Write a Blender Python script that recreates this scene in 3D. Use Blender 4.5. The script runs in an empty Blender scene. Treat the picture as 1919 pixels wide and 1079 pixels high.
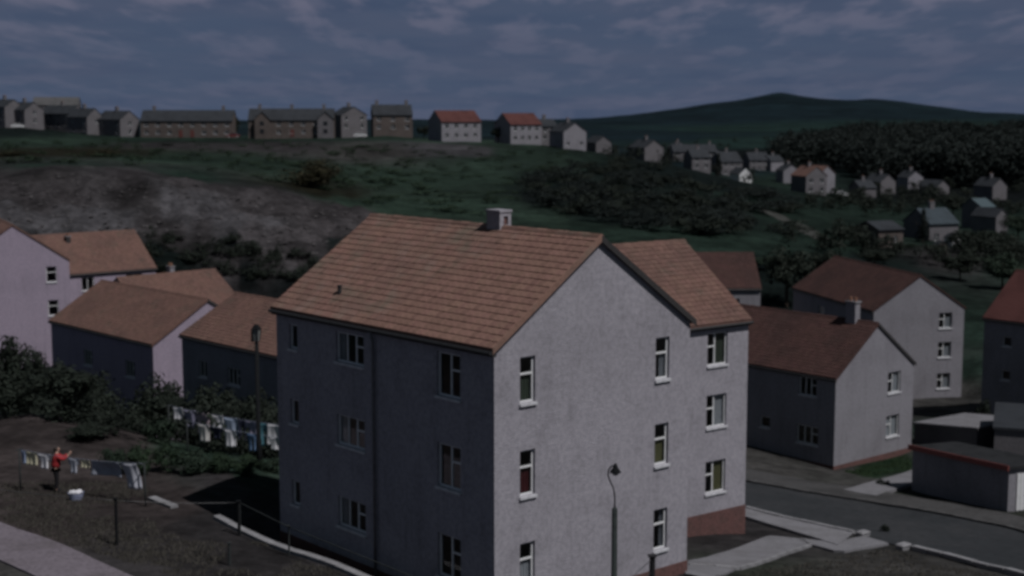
import bpy, bmesh, math, random
import numpy as np
from mathutils import Vector, Matrix

# ------------------------------------------------------------------ camera, world, sun, exposure
SC = bpy.context.scene
COL = SC.collection
F_PX, CX, CY, HY = 2720.0, 959.5, 539.5, 208.0      # focal length and horizon of the 1919 px wide photograph
PITCH = math.atan((CY - HY) / F_PX)
CP, SP = math.cos(PITCH), math.sin(PITCH)
cam_d = bpy.data.cameras.new('camera')
cam = bpy.data.objects.new('camera', cam_d); COL.objects.link(cam)
cam_d.sensor_width = 36.0
cam_d.lens = 36.0 * F_PX / 1919.0
cam_d.clip_start, cam_d.clip_end = 0.5, 30000
cam.location = (0, 0, 0)
cam.rotation_euler = (math.pi / 2 - PITCH, 0, 0)
cam_d.dof.use_dof = True
cam_d.dof.focus_distance = 24.0
cam_d.dof.aperture_fstop = 1.1
SC.camera = cam

SUN_DIR = Vector((.521, -.449, 1.0)).normalized()    # towards the sun
SUN_EL = math.asin(SUN_DIR.z)
SUN_AZ = math.atan2(SUN_DIR.x, SUN_DIR.y)
W = bpy.data.worlds.new('World'); SC.world = W; W.use_nodes = True
wn, wl = W.node_tree.nodes, W.node_tree.links
wn.clear()
def wnode(t, **k):
    n = wn.new(t)
    for a, b in k.items(): setattr(n, a, b)
    return n
out = wnode('ShaderNodeOutputWorld'); bg = wnode('ShaderNodeBackground')
bg.inputs['Strength'].default_value = 0.05
sky = wnode('ShaderNodeTexSky', sky_type='NISHITA', sun_disc=False, sun_elevation=SUN_EL, sun_rotation=SUN_AZ)
sky.air_density = 0.75; sky.dust_density = 0.3; sky.ozone_density = 1.2
# cloud layer: noise on a flat ceiling seen in perspective
tc = wnode('ShaderNodeTexCoord')
sep = wnode('ShaderNodeSeparateXYZ'); wl.new(tc.outputs['Generated'], sep.inputs[0])
def m(op, a, b=None, c=None):
    n = wnode('ShaderNodeMath', operation=op)
    for i, v in enumerate((a, b, c)):
        if v is None: continue
        if isinstance(v, (int, float)): n.inputs[i].default_value = v
        else: wl.new(v, n.inputs[i])
    return n.outputs[0]
zz = m('ADD', m('MAXIMUM', sep.outputs[2], 0.0), 0.10)
comb = wnode('ShaderNodeCombineXYZ')
wl.new(m('DIVIDE', sep.outputs[0], zz), comb.inputs[0])
wl.new(m('DIVIDE', sep.outputs[1], zz), comb.inputs[1])
def wnoise(scale, detail, rough, seed, dist=0.0, stretch=(1, 1, 1)):
    mp = wnode('ShaderNodeMapping'); wl.new(comb.outputs[0], mp.inputs[0])
    mp.inputs['Location'].default_value = (seed, seed * 1.7, 0); mp.inputs['Scale'].default_value = stretch
    n = wnode('ShaderNodeTexNoise'); wl.new(mp.outputs[0], n.inputs['Vector'])
    n.inputs['Scale'].default_value = scale; n.inputs['Detail'].default_value = detail
    n.inputs['Roughness'].default_value = rough; n.inputs['Distortion'].default_value = dist
    return n.outputs[0]
def ramp(x, lo, hi):
    n = wnode('ShaderNodeMapRange', interpolation_type='SMOOTHSTEP'); wl.new(x, n.inputs[0])
    n.inputs[1].default_value = lo; n.inputs[2].default_value = hi
    return n.outputs[0]
mott = wnoise(6.0, 3, .55, 14.2, .1, (1.5, .6, 1))
puff = ramp(m('MULTIPLY_ADD', mott, .30, m('SUBTRACT', wnoise(2.3, 4, .5, 5.3, .15, (1.5, .55, 1)), .15)), .45, .66)      # distinct puffs
veil = ramp(wnoise(1.0, 4, .5, 9.4), .36, .68)                     # thin grey veil
shade = ramp(wnoise(1.7, 3, .5, 21.0), .42, .75)                   # bluer gaps
fade = ramp(sep.outputs[2], .02, .13)
fade2 = m('MULTIPLY_ADD', fade, .85, .15)
low = m('SUBTRACT', 1.0, ramp(sep.outputs[2], .08, .28))           # hazy blue band above the horizon
tint = wnode('ShaderNodeMix', data_type='RGBA', blend_type='MULTIPLY'); tint.inputs[0].default_value = 1
wl.new(sky.outputs[0], tint.inputs[6]); tint.inputs[7].default_value = (.90, .93, .64, 1)
def mixc(f, a, bcol, k):
    n = wnode('ShaderNodeMix', data_type='RGBA'); wl.new(m('MULTIPLY', f, k), n.inputs[0])
    wl.new(a, n.inputs[6]); n.inputs[7].default_value = (*bcol, 1)
    return n.outputs[2]
cover = m('MULTIPLY_ADD', low, .80, .20)
c1 = mixc(low, tint.outputs[2], (2.12, 3.02, 5.35), .95)
c2 = mixc(m('MULTIPLY', veil, cover), c1, (3.0, 3.5, 5.5), .55)
c3 = mixc(m('MULTIPLY', shade, cover), c2, (1.65, 2.5, 4.6), .50)
c4 = mixc(m('MULTIPLY', m('MULTIPLY', puff, fade2), cover), c3, (6.5, 6.3, 8.7), 1.0)
wl.new(c4, bg.inputs['Color']); wl.new(bg.outputs[0], out.inputs['Surface'])

sun_d = bpy.data.lights.new('sun', 'SUN'); sun_d.energy = 5.0; sun_d.angle = math.radians(.53)
sun_d.color = (1.0, .98, .97)
sun = bpy.data.objects.new('sun', sun_d); COL.objects.link(sun)
sun.rotation_euler = (-SUN_DIR).to_track_quat('-Z', 'Y').to_euler()
sun.location = (60, -60, 120)
vs = SC.view_settings
vs.view_transform = 'Standard'; vs.look = 'None'; vs.gamma = 1; vs.use_curve_mapping = False
vs.exposure = -0.93
SC.display_settings.display_device = 'sRGB'
SC.cycles.use_denoising = True
SC.cycles.filter_width = 3.0
SC.cycles.max_bounces = 6
SC.cycles.transparent_max_bounces = 12

# ------------------------------------------------------------------ helpers
RND = random.Random(11)
def ray(px, py):
    r = (px - CX) / F_PX; u = -(py - CY) / F_PX
    return np.array([r, CP + u * SP, -SP + u * CP])
def at(px, py, d):
    v = ray(px, py); return v * (d / v[1])

class MB:
    """collects faces of one mesh, with a material slot per face"""
    def __init__(s): s.v, s.f, s.mi = [], [], []
    def face(s, pts, mi=0):
        i = len(s.v); s.v += [tuple(map(float, p)) for p in pts]; s.f.append(tuple(range(i, i + len(pts)))); s.mi.append(mi)
    def box(s, x0, x1, y0, y1, z0, z1, mi=0, M=None):
        c = [(x0, y0, z0), (x1, y0, z0), (x1, y1, z0), (x0, y1, z0), (x0, y0, z1), (x1, y0, z1), (x1, y1, z1), (x0, y1, z1)]
        s.hexa(c, mi, M)
    def hexa(s, c, mi=0, M=None):
        if M is not None: c = [tuple(M @ Vector(p)) for p in c]
        i = len(s.v); s.v += [tuple(map(float, p)) for p in c]
        for q in ((0, 3, 2, 1), (4, 5, 6, 7), (0, 1, 5, 4), (1, 2, 6, 5), (2, 3, 7, 6), (3, 0, 4, 7)):
            s.f.append(tuple(i + k for k in q)); s.mi.append(mi)
    def tube(s, pts, rad, n=8, mi=0, cap=True):
        pts = [Vector(p) for p in pts]
        rad = rad if isinstance(rad, (list, tuple)) else [rad] * len(pts)
        rings = []
        up = None
        for k, p in enumerate(pts):
            t = (pts[min(k + 1, len(pts) - 1)] - pts[max(k - 1, 0)]).normalized()
            a = Vector((0, 0, 1)) if abs(t.z) < .9 else Vector((1, 0, 0))
            if up is not None: a = up
            x = t.cross(a).normalized(); y = x.cross(t).normalized(); up = y
            i = len(s.v)
            for j in range(n):
                an = 2 * math.pi * j / n
                s.v.append(tuple(p + (x * math.cos(an) + y * math.sin(an)) * rad[k]))
            rings.append(i)
        for k in range(len(pts) - 1):
            for j in range(n):
                a, b = rings[k] + j, rings[k] + (j + 1) % n
                c, d = rings[k + 1] + (j + 1) % n, rings[k + 1] + j
                s.f.append((a, d, c, b)); s.mi.append(mi)
        if cap:
            s.f.append(tuple(rings[0] + j for j in range(n))); s.mi.append(mi)
            s.f.append(tuple(rings[-1] + n - 1 - j for j in range(n))); s.mi.append(mi)
    def mesh(s, name, mats):
        me = bpy.data.meshes.new(name); me.from_pydata(s.v, [], s.f)
        mats = mats if isinstance(mats, (list, tuple)) else [mats]
        for mt in mats: me.materials.append(mt)
        if len(mats) > 1: me.polygons.foreach_set('material_index', s.mi)
        me.update(); return me
    def build(s, name, mats, parent=None, smooth=False):
        me = s.mesh(name, mats)
        if smooth: me.polygons.foreach_set('use_smooth', [True] * len(me.polygons))
        return link(name, me, parent)
def link(name, me, parent=None, loc=None, rot=None):
    o = bpy.data.objects.new(name, me); COL.objects.link(o)
    if parent is not None: o.parent = parent
    if loc is not None: o.location = loc
    if rot is not None: o.rotation_euler = rot
    return o
def tag(o, label=None, cat=None, group=None, kind=None):
    if label: o['label'] = label
    if cat: o['category'] = cat
    if group: o['group'] = group
    if kind: o['kind'] = kind
    return o
def empty(name, loc, rz=0, label=None, cat=None, group=None):
    o = bpy.data.objects.new(name, None); COL.objects.link(o)
    o.location = loc; o.rotation_euler = (0, 0, rz); o.empty_display_size = .3
    return tag(o, label, cat, group)

# ------------------------------------------------------------------ materials
ALBK = .87          # all surfaces are a little darker than new paint and stone
def mat(name, col, rough=.85, noise=(), bump=(), spec=.3, obj_rand=0.0, island=0.0, attr=None, metal=0.0, stretch=None):
    """noise: list of (scale, detail, colour2, lo, hi, factor); bump: list of (scale, strength, distance)"""
    col = tuple(c * ALBK for c in col); noise = [(a, b_, c if isinstance(c, (int, float)) else tuple(v * ALBK for v in c), *r_) for (a, b_, c, *r_) in noise]
    M = bpy.data.materials.new(name); M.use_nodes = True
    nt = M.node_tree; N, L = nt.nodes, nt.links
    b = N['Principled BSDF']; b.inputs['Roughness'].default_value = rough
    b.inputs['Specular IOR Level'].default_value = spec; b.inputs['Metallic'].default_value = metal
    if attr:
        a = N.new('ShaderNodeAttribute'); a.attribute_name = attr; cur = a.outputs['Color']
    else:
        a = N.new('ShaderNodeRGB'); a.outputs[0].default_value = (*col, 1); cur = a.outputs[0]
    g = N.new('ShaderNodeNewGeometry'); tcx = N.new('ShaderNodeTexCoord')
    pos = tcx.outputs['Object'] if not attr else g.outputs['Position']
    for (sc_, det, c2, lo, hi, fac) in noise:
        n = N.new('ShaderNodeTexNoise'); n.inputs['Scale'].default_value = sc_; n.inputs['Detail'].default_value = det
        n.inputs['Roughness'].default_value = .62
        if stretch and sc_ in stretch:
            mpn = N.new('ShaderNodeMapping'); mpn.inputs['Scale'].default_value = stretch[sc_]; L.new(pos, mpn.inputs[0]); L.new(mpn.outputs[0], n.inputs['Vector'])
        else: L.new(pos, n.inputs['Vector'])
        mr = N.new('ShaderNodeMapRange'); mr.interpolation_type = 'SMOOTHSTEP'; L.new(n.outputs[0], mr.inputs[0])
        mr.inputs[1].default_value = lo; mr.inputs[2].default_value = hi; mr.inputs[4].default_value = fac
        mx = N.new('ShaderNodeMix'); mx.data_type = 'RGBA'; L.new(mr.outputs[0], mx.inputs[0]); L.new(cur, mx.inputs[6])
        if isinstance(c2, (int, float)):
            mx.blend_type = 'MULTIPLY'; mx.inputs[7].default_value = (c2, c2, c2, 1)
        else: mx.inputs[7].default_value = (*c2, 1)
        cur = mx.outputs[2]
    if obj_rand or island:
        s = None
        if obj_rand:
            oi = N.new('ShaderNodeObjectInfo'); s = oi.outputs['Random']
        if island:
            ad = N.new('ShaderNodeMath'); ad.operation = 'ADD'
            L.new(g.outputs['Random Per Island'], ad.inputs[0])
            if s is not None: L.new(s, ad.inputs[1])
            else: ad.inputs[1].default_value = 0
            fr = N.new('ShaderNodeMath'); fr.operation = 'FRACT'; L.new(ad.outputs[0], fr.inputs[0]); s = fr.outputs[0]
        k = max(obj_rand, island)
        mr = N.new('ShaderNodeMapRange'); L.new(s, mr.inputs[0]); mr.inputs[3].default_value = 1 - k; mr.inputs[4].default_value = 1 + k
        hs = N.new('ShaderNodeHueSaturation'); L.new(cur, hs.inputs['Color']); L.new(mr.outputs[0], hs.inputs['Value'])
        mr2 = N.new('ShaderNodeMapRange'); 
        f2 = N.new('ShaderNodeMath'); f2.operation = 'MULTIPLY'; L.new(s, f2.inputs[0]); f2.inputs[1].default_value = 7.31
        f3 = N.new('ShaderNodeMath'); f3.operation = 'FRACT'; L.new(f2.outputs[0], f3.inputs[0])
        L.new(f3.outputs[0], mr2.inputs[0]); mr2.inputs[3].default_value = .5 - .05 * k; mr2.inputs[4].default_value = .5 + .05 * k
        L.new(mr2.outputs[0], hs.inputs['Hue'])
        cur = hs.outputs[0]
    L.new(cur, b.inputs['Base Color'])
    prev = None
    for (sc_, st, di) in bump:
        n = N.new('ShaderNodeTexNoise'); n.inputs['Scale'].default_value = sc_; n.inputs['Detail'].default_value = 5
        L.new(pos, n.inputs['Vector'])
        bp = N.new('ShaderNodeBump'); bp.inputs['Strength'].default_value = st; bp.inputs['Distance'].default_value = di
        L.new(n.outputs[0], bp.inputs['Height'])
        if prev: L.new(prev, bp.inputs['Normal'])
        prev = bp.outputs[0]
    if prev: L.new(prev, b.inputs['Normal'])
    return M
HARL = mat('harling', (.432, .412, .462), .95, [(.35, 4, (.345, .33, .37), .40, .72, .65), (1.31, 4, .86, .46, .70, 1), (2.9, 3, .80, .54, .78, .9), (7, 3, .84, .40, .62, 1), (26, 2, .78, .45, .65, .8)], [(24, .9, .03), (3, .25, .03)], spec=.1, stretch={2.9: (1, 1, .10)})
HARL2 = mat('harling_old', (.295, .285, .318), .95, [(.4, 4, (.22, .21, .235), .40, .75, .6), (2.9, 3, .80, .52, .76, .9), (7, 3, .84, .40, .62, 1)], [(24, .9, .03)], spec=.1, stretch={2.9: (1, 1, .12)})
HARL3 = mat('harling_pink', (.41, .345, .435), .95, [(.4, 4, (.32, .275, .345), .40, .75, .6), (2.9, 3, .80, .52, .76, .9), (7, 3, .84, .40, .62, 1)], [(24, .9, .03)], spec=.1, stretch={2.9: (1, 1, .12)})
GREYH = mat('grey_render', (.185, .175, .19), .95, [(.5, 4, (.14, .133, .14), .40, .75, .7), (8, 3, .8, .4, .62, 1)], [(20, .8, .03)], spec=.1)
STONE = mat('brown_roughcast', (.13, .108, .102), .95, [(.3, 4, (.095, .08, .075), .40, .7, .8)], [(4, .8, .05)], spec=.1)
TILE = mat('orange_tile', (.252, .147, .120), .9, [(.45, 4, (.18, .12, .102), .42, .7, .7), (9, 3, .75, .42, .68, .9), (1.3, 3, (.24, .175, .15), .5, .7, .5), (.8, 4, (.155, .135, .105), .54, .70, .55)], [(30, .5, .01)], obj_rand=.13, island=.13, spec=.15)
TILE2 = mat('orange_tile_far', (.185, .108, .090), .9, [(.4, 4, (.14, .085, .074), .42, .7, .8), (.9, 4, (.12, .095, .078), .54, .70, .5), (5, 3, .75, .42, .68, .9)], [(30, .5, .01)], island=.11, spec=.15)
REDT = mat('red_tile', (.085, .046, .042), .9, [(.4, 4, (.060, .036, .034), .40, .68, .8), (6, 3, .75, .42, .68, .9)], [(30, .5, .01)], island=.13, spec=.15)
SLATE = mat('dark_slate', (.036, .040, .048), .8, [(.5, 3, .7, .4, .7, 1)], [(8, .5, .03)], spec=.25)
PALER = mat('pale_roof_sheet', (.10, .098, .102), .8, [(.3, 3, .75, .4, .7, 1)], spec=.25)
REDR = mat('bright_red_tile', (.108, .045, .042), .9, [(.4, 3, .7, .4, .7, 1)], [(6, .5, .04)], spec=.15)
WHITE = mat('white_paint', (.80, .80, .82), .5, [(6, 3, .86, .45, .7, 1)], spec=.4)
SILL = mat('sill_paint', (.66, .66, .70), .6, [(5, 3, .78, .42, .7, 1)], spec=.3)
DARKW = mat('dark_timber', (.05, .047, .048), .7, [(8, 3, .7, .4, .7, 1)], spec=.3)
PIPE = mat('painted_pipe', (.20, .195, .21), .8, [(6, 3, .7, .4, .7, 1)], spec=.2)
GUT = mat('gutter_iron', (.035, .035, .038), .55, [(9, 3, .7, .4, .7, 1)], spec=.4)
BRICK = mat('plinth_brick', (.17, .09, .085), .92, [(2.2, 4, (.12, .075, .07), .4, .7, .8), (14, 2, .72, .45, .6, 1)], [(16, .9, .02)], spec=.15)
CONC = mat('pale_concrete', (.235, .23, .25), .9, [(.8, 4, (.17, .165, .175), .4, .7, .8), (9, 3, .8, .4, .65, 1)], [(14, .6, .02)], spec=.15, obj_rand=.08)
KERB = mat('kerb_concrete', (.31, .305, .325), .9, [(1.1, 4, (.22, .215, .225), .4, .7, .8), (12, 3, .8, .4, .65, 1)], [(18, .6, .02)], spec=.15, obj_rand=.10)
ASPH = mat('asphalt', (.036, .039, .044), .9, [(.25, 4, (.052, .053, .058), .42, .7, .8), (3.5, 4, .72, .42, .66, 1)], [(22, .7, .02)], spec=.2)
PATH = mat('gravel_path', (.215, .187, .218), .95, [(.5, 4, (.155, .135, .15), .42, .7, .9), (7, 3, .72, .42, .66, 1)], [(10, .8, .03)], spec=.1)
IRON = mat('dark_iron', (.014, .015, .017), .9, [(14, 3, .7, .4, .7, 1)], spec=.1)
POSTM = mat('painted_steel', (.045, .05, .052), .85, [(10, 3, .7, .4, .7, 1)], spec=.12)
WOODP = mat('weathered_post', (.10, .088, .082), .85, [(10, 3, .7, .4, .7, 1)], [(20, .6, .01)], spec=.15)
GALV = mat('galvanised_wire', (.13, .13, .135), .5, spec=.4, metal=.6)
TRUNK = mat('bark', (.07, .055, .045), .95, [(6, 4, .6, .4, .7, 1)], [(14, .9, .04)], spec=.1)
def leafmat(name, c, k=.35):
    M = mat(name, c, .8, [(.55, 3, .62, .40, .65, 1)], island=k, spec=.2)
    return M
LEAF = leafmat('leaf_dark', (.020, .027, .020)); LEAF2 = leafmat('leaf_mid', (.026, .042, .028)); LEAF3 = leafmat('leaf_gorse', (.032, .029, .015))
LEAF4 = leafmat('leaf_wood', (.014, .020, .0185)); LEAF5 = leafmat('leaf_hedge', (.028, .048, .027))
POT = mat('clay_pot', (.25, .13, .09), .85, spec=.2)
SKIN = mat('skin', (.45, .29, .23), .6, spec=.3); HAIR = mat('hair', (.03, .022, .018), .6)
def cloth(name, c): return mat(name, c, .9, [(5, 3, .85, .4, .7, 1)], [(30, .3, .005)], spec=.1)
C_RED = cloth('red_wool', (.42, .045, .05)); C_BLACK = cloth('black_cloth', (.022, .021, .024)); C_WHITE = cloth('white_cotton', (.80, .79, .84))
C_CREAM = cloth('cream_cotton', (.66, .62, .46)); C_GREY = cloth('grey_blue_cotton', (.25, .27, .34)); C_BLUE = cloth('blue_cotton', (.16, .25, .42))
C_PINK = cloth('pink_cotton', (.52, .42, .48)); C_NAVY = cloth('navy_cloth', (.05, .055, .09)); C_TEAL = cloth('teal_cloth', (.10, .24, .30))
C_YELLOW = cloth('yellow_curtain', (.17, .16, .085)); C_CURTR = cloth('red_curtain', (.09, .022, .027)); C_CURTW = cloth('net_curtain', (.42, .42, .46)); C_CURTG = cloth('green_curtain', (.075, .09, .07))
def glass():
    M = bpy.data.materials.new('window_glass'); M.use_nodes = True; N, L = M.node_tree.nodes, M.node_tree.links
    N.clear(); o = N.new('ShaderNodeOutputMaterial'); mx = N.new('ShaderNodeMixShader'); lw = N.new('ShaderNodeLayerWeight'); lw.inputs[0].default_value = .5
    pw = N.new('ShaderNodeMath'); pw.operation = 'POWER'; pw.inputs[1].default_value = 4; L.new(lw.outputs['Facing'], pw.inputs[0])
    fr = N.new('ShaderNodeMath'); fr.operation = 'MULTIPLY_ADD'; fr.inputs[1].default_value = .8; fr.inputs[2].default_value = .04; L.new(pw.outputs[0], fr.inputs[0])
    t = N.new('ShaderNodeBsdfTransparent'); t.inputs[0].default_value = (.90, .92, .92, 1); g = N.new('ShaderNodeBsdfGlossy'); g.inputs['Roughness'].default_value = .03
    L.new(fr.outputs[0], mx.inputs[0]); L.new(t.outputs[0], mx.inputs[1]); L.new(g.outputs[0], mx.inputs[2]); L.new(mx.outputs[0], o.inputs[0]); return M
GLASS = glass()
DGLASS = mat('dark_glass', (.02, .023, .027), .12, spec=.5)
SHADEG = mat('lantern_glass', (.20, .21, .21), .4, spec=.3)

# ------------------------------------------------------------------ terrain
ALB = dict(green=(.031, .054, .042), green2=(.047, .078, .058), dgreen=(.013, .021, .020), earth=(.080, .066, .066), earth2=(.062, .057, .060), bank=(.098, .089, .095),
           pale=(.135, .13, .142), rock=(.22, .21, .23), dark=(.010, .0135, .0145), gorse=(.026, .024, .015), verge=(.098, .094, .092), lawn=(.050, .056, .046), far=(.018, .037, .048), farg=(.027, .056, .050), grass=(.022, .050, .026))  # far: the blue of distance haze is mixed into this ground colour
CT = []      # x, y, z, colour
def cp(px, py, d, c): CT.append((*at(px, py, d), c))
def cw(x, y, z, c): CT.append((x, y, z, c))
HQ = dict(main=([-0.482, 38.618, 0.857, 11.029, 7.815, -6.473, 2.927, -14.164], 'a'),
          w2=([0.036, 51.365, 0.928, 7.792, 12.0, -8.507, 3.045, -17.411], 'b'),
          w3=([11.641, 125.114, 1.544, 7.797, 10.0, -15.387, 2.832, -22.991], 'b'),
          A=([-43.05, 111.818, 1.099, 11.0, 8.501, -11.949, 3.111, -20.195], 'a'),
          B=([-42.88, 126.944, 0.87, 8.606, 12.497, -14.622, 3.364, -22.555], 'b'),
          C=([-23.288, 92.964, 0.823, 14.736, 8.193, -15.103, 2.705, -22.2], 'a'),
          D=([-11.861, 77.009, 0.829, 11.601, 7.631, -13.336, 2.31, -19.6], 'a'),
          E=([-28.563, 112.0, 0.806, 8.479, 9.0, -15.936, 2.756, -22.007], 'b'),
          R1=([19.054, 84.092, 0.872, 14.0, 7.799, -15.685, 3.024, -21.142], 'a'),
          R2=([28.221, 112.123, 1.351, 15.443, 7.769, -15.554, 2.809, -22.676], 'a'),
          R3=([40.327, 93.157, 0.895, 11.0, 7.762, -14.594, 3.205, -21.942], 'a'))
def hxy(q, s, t):
    x, y, th, A, B = q[:5]
    return x - math.cos(th) * A * s + math.sin(th) * B * t, y + math.sin(th) * A * s + math.cos(th) * B * t
for k, (q, r) in HQ.items():
    col = 'verge' if k in ('R1', 'R2', 'R3') else ('earth2' if k in ('main', 'w2') else 'dgreen')
    for s, t in ((0, 0), (1, 0), (0, 1), (1, 1), (.5, .5)):
        x, y = hxy(q, s, t); cw(x, y, q[7] + (.15 if k == 'main' and t == 0 else 0), col)
# the terrace in front and left of the big block
for p_ in ((105, 922, 50.8, 'earth'), (20, 1000, 45.6, 'earth'), (240, 1079, 41.2, 'earth2'), (60, 1079, 40.5, 'verge'), (450, 1010, 45.6, 'earth2'), (395, 975, 47.6, 'earth2'),
           (300, 940, 49.9, 'earth'), (600, 1079, 41.5, 'earth2'), (420, 893, 53.2, 'earth2'), (30, 860, 55.5, 'earth'), (450, 880, 54.6, 'green2'), (230, 870, 55, 'earth'),
           (200, 810, 60, 'earth'), (60, 775, 63, 'earth'), (350, 850, 60, 'green2'), (520, 860, 58.5, 'green2')): cp(*p_)
cw(-13, 30, -13.2, 'earth2'); cw(-3, 25, -13.4, 'earth2'); cw(-25, 40, -12.6, 'earth'); cw(6, 28, -13.6, 'verge'); cw(0, 5, -11, 'earth2'); cw(-20, 5, -10.5, 'earth2'); cw(20, 5, -12, 'verge')
# right of the big block: falls to the road
for p_ in ((1400, 1079, 47.5, 'lawn'), (1700, 1079, 48.5, 'verge'), (1919, 1079, 49, 'verge'), (1650, 960, 67, 'verge'), (1919, 1010, 61.5, 'verge'), (1405, 930, 68, 'verge'),
           (1405, 885, 78, 'verge'), (1640, 905, 76, 'verge'), (1888, 957, 66.5, 'lawn'), (1710, 920, 73.5, 'lawn'), (1640, 880, 83.5, 'grass'), (1700, 862, 87, 'grass'), (1790, 800, 97, 'green'), (1919, 850, 86, 'verge'),
           (1830, 690, 118, 'green'), (1820, 620, 142, 'green')): cp(*p_)
cw(40, 40, -14.3, 'verge'); cw(60, 70, -19, 'verge'); cw(-60, 60, -14, 'dgreen')
# valley floor and the spoil bank across it
for p_ in ((-200, 470, 160, 'dark'), (0, 455, 158, 'dark'), (100, 460, 158, 'dark'), (300, 505, 150, 'dark'), (450, 515, 148, 'dark'), (560, 520, 146, 'dark'),
           (0, 425, 163, 'bank'), (0, 395, 169, 'pale'), (130, 425, 165, 'pale'), (230, 418, 167, 'pale'), (330, 425, 166, 'bank'), (330, 447, 160, 'earth2'), (430, 450, 159, 'dark'), (400, 418, 168, 'pale'), (500, 440, 163, 'bank'), (600, 460, 160, 'bank'), (540, 490, 152, 'bank'),
           (40, 380, 174, 'pale'), (460, 420, 168, 'pale'), (300, 490, 152, 'dgreen'), (420, 490, 151, 'bank'), (200, 475, 153, 'dark'),
           (-200, 350, 186, 'bank'), (0, 338, 188, 'bank'), (100, 316, 192, 'earth2'), (230, 322, 192, 'bank'), (360, 340, 190, 'bank'), (345, 365, 182, 'pale'), (520, 370, 187, 'bank'), (640, 390, 185, 'bank'), (700, 405, 184, 'bank'),
           (100, 360, 180, 'bank'), (250, 370, 179, 'earth2'), (480, 400, 177, 'bank'), (620, 425, 173, 'bank'), (700, 470, 163, 'dgreen'),
           (120, 318, 205, 'green'), (360, 336, 205, 'green'), (640, 378, 205, 'green2'), (750, 395, 202, 'green2')): cp(*p_)
# the green hillside up to the ridge houses
for p_ in ((-200, 300, 260, 'green'), (0, 290, 270, 'gorse'), (200, 290, 275, 'gorse'), (330, 300, 260, 'green2'), (500, 310, 260, 'green2'), (590, 360, 215, 'gorse'), (750, 340, 260, 'green2'), (850, 390, 212, 'green2'), (750, 420, 190, 'green2'), (1000, 425, 188, 'green2'), (1150, 435, 185, 'green'), (930, 330, 275, 'green2'),
           (100, 268, 360, 'green2'), (300, 272, 350, 'earth2'), (500, 275, 350, 'earth2'), (700, 285, 340, 'verge'), (840, 280, 352, 'pale'), (900, 300, 320, 'green2'), (1000, 290, 350, 'green2'),
           (-300, 250, 440, 'green'), (0, 240, 440, 'dgreen'), (60, 239, 440, 'dgreen'), (240, 258, 430, 'green'), (420, 258, 430, 'green'), (560, 258, 430, 'green'), (720, 252, 430, 'green'), (860, 264, 410, 'green2'), (985, 269, 410, 'green2'), (1080, 280, 400, 'green'),
           (1120, 300, 370, 'green'), (1200, 330, 330, 'dgreen'), (1250, 310, 370, 'dgreen'), (1330, 350, 330, 'dgreen'), (1000, 340, 270, 'dgreen'), (1100, 370, 235, 'dark'), (1250, 400, 230, 'dark'), (1350, 405, 235, 'dark'), (1400, 370, 290, 'green'), (1180, 420, 205, 'dgreen'), (1300, 440, 190, 'green'),
           (1420, 440, 195, 'green'), (1480, 425, 235, 'green'), (1510, 440, 225, 'green'), (1450, 410, 262, 'green'), (1560, 460, 210, 'green'), (1650, 490, 195, 'dgreen'), (1780, 480, 205, 'earth2'), (1919, 500, 200, 'green'), (1450, 520, 160, 'dgreen'), (2100, 500, 200, 'green')): cp(*p_)
# far side of the valley, wood, distant hills
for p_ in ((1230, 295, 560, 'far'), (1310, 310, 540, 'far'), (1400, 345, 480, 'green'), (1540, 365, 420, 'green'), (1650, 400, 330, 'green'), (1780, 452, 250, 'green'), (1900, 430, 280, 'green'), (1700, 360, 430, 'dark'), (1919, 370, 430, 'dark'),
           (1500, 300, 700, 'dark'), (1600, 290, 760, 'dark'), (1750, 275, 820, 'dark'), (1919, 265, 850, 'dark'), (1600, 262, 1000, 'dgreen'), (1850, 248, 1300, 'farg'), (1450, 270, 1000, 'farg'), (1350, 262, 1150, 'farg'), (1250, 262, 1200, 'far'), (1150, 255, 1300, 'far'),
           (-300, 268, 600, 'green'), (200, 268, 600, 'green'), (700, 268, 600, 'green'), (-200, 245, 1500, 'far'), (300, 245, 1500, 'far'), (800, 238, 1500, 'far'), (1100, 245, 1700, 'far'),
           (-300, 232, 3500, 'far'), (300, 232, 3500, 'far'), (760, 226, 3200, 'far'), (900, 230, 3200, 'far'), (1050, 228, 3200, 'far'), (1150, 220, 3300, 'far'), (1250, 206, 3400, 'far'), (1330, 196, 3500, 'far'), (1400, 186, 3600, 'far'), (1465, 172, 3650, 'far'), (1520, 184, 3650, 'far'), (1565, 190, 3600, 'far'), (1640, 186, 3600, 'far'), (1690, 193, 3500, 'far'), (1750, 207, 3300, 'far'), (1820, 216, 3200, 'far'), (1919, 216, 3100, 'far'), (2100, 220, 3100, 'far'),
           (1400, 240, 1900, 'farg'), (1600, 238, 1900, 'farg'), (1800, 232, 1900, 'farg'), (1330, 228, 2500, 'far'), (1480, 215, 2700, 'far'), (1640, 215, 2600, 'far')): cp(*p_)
for az in (-35, -28, 28, 35):
    for d, z in ((120, -20), (250, -16), (600, -14), (1500, -30), (4000, -70)):
        cw(d * math.tan(math.radians(az)), d, z, 'green')
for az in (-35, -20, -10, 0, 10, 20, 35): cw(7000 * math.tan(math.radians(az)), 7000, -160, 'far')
CA = np.array([c[:3] for c in CT]); KAZ = 2.2
def polar(x, y):
    r = np.hypot(x, y); az = np.arctan2(x, np.maximum(y, 1e-3 * r + 1e-6))
    return np.clip(az, -.65, .65) * KAZ, np.log(np.maximum(r, 6.0))
_u, _v = polar(CA[:, 0], CA[:, 1])
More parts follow.
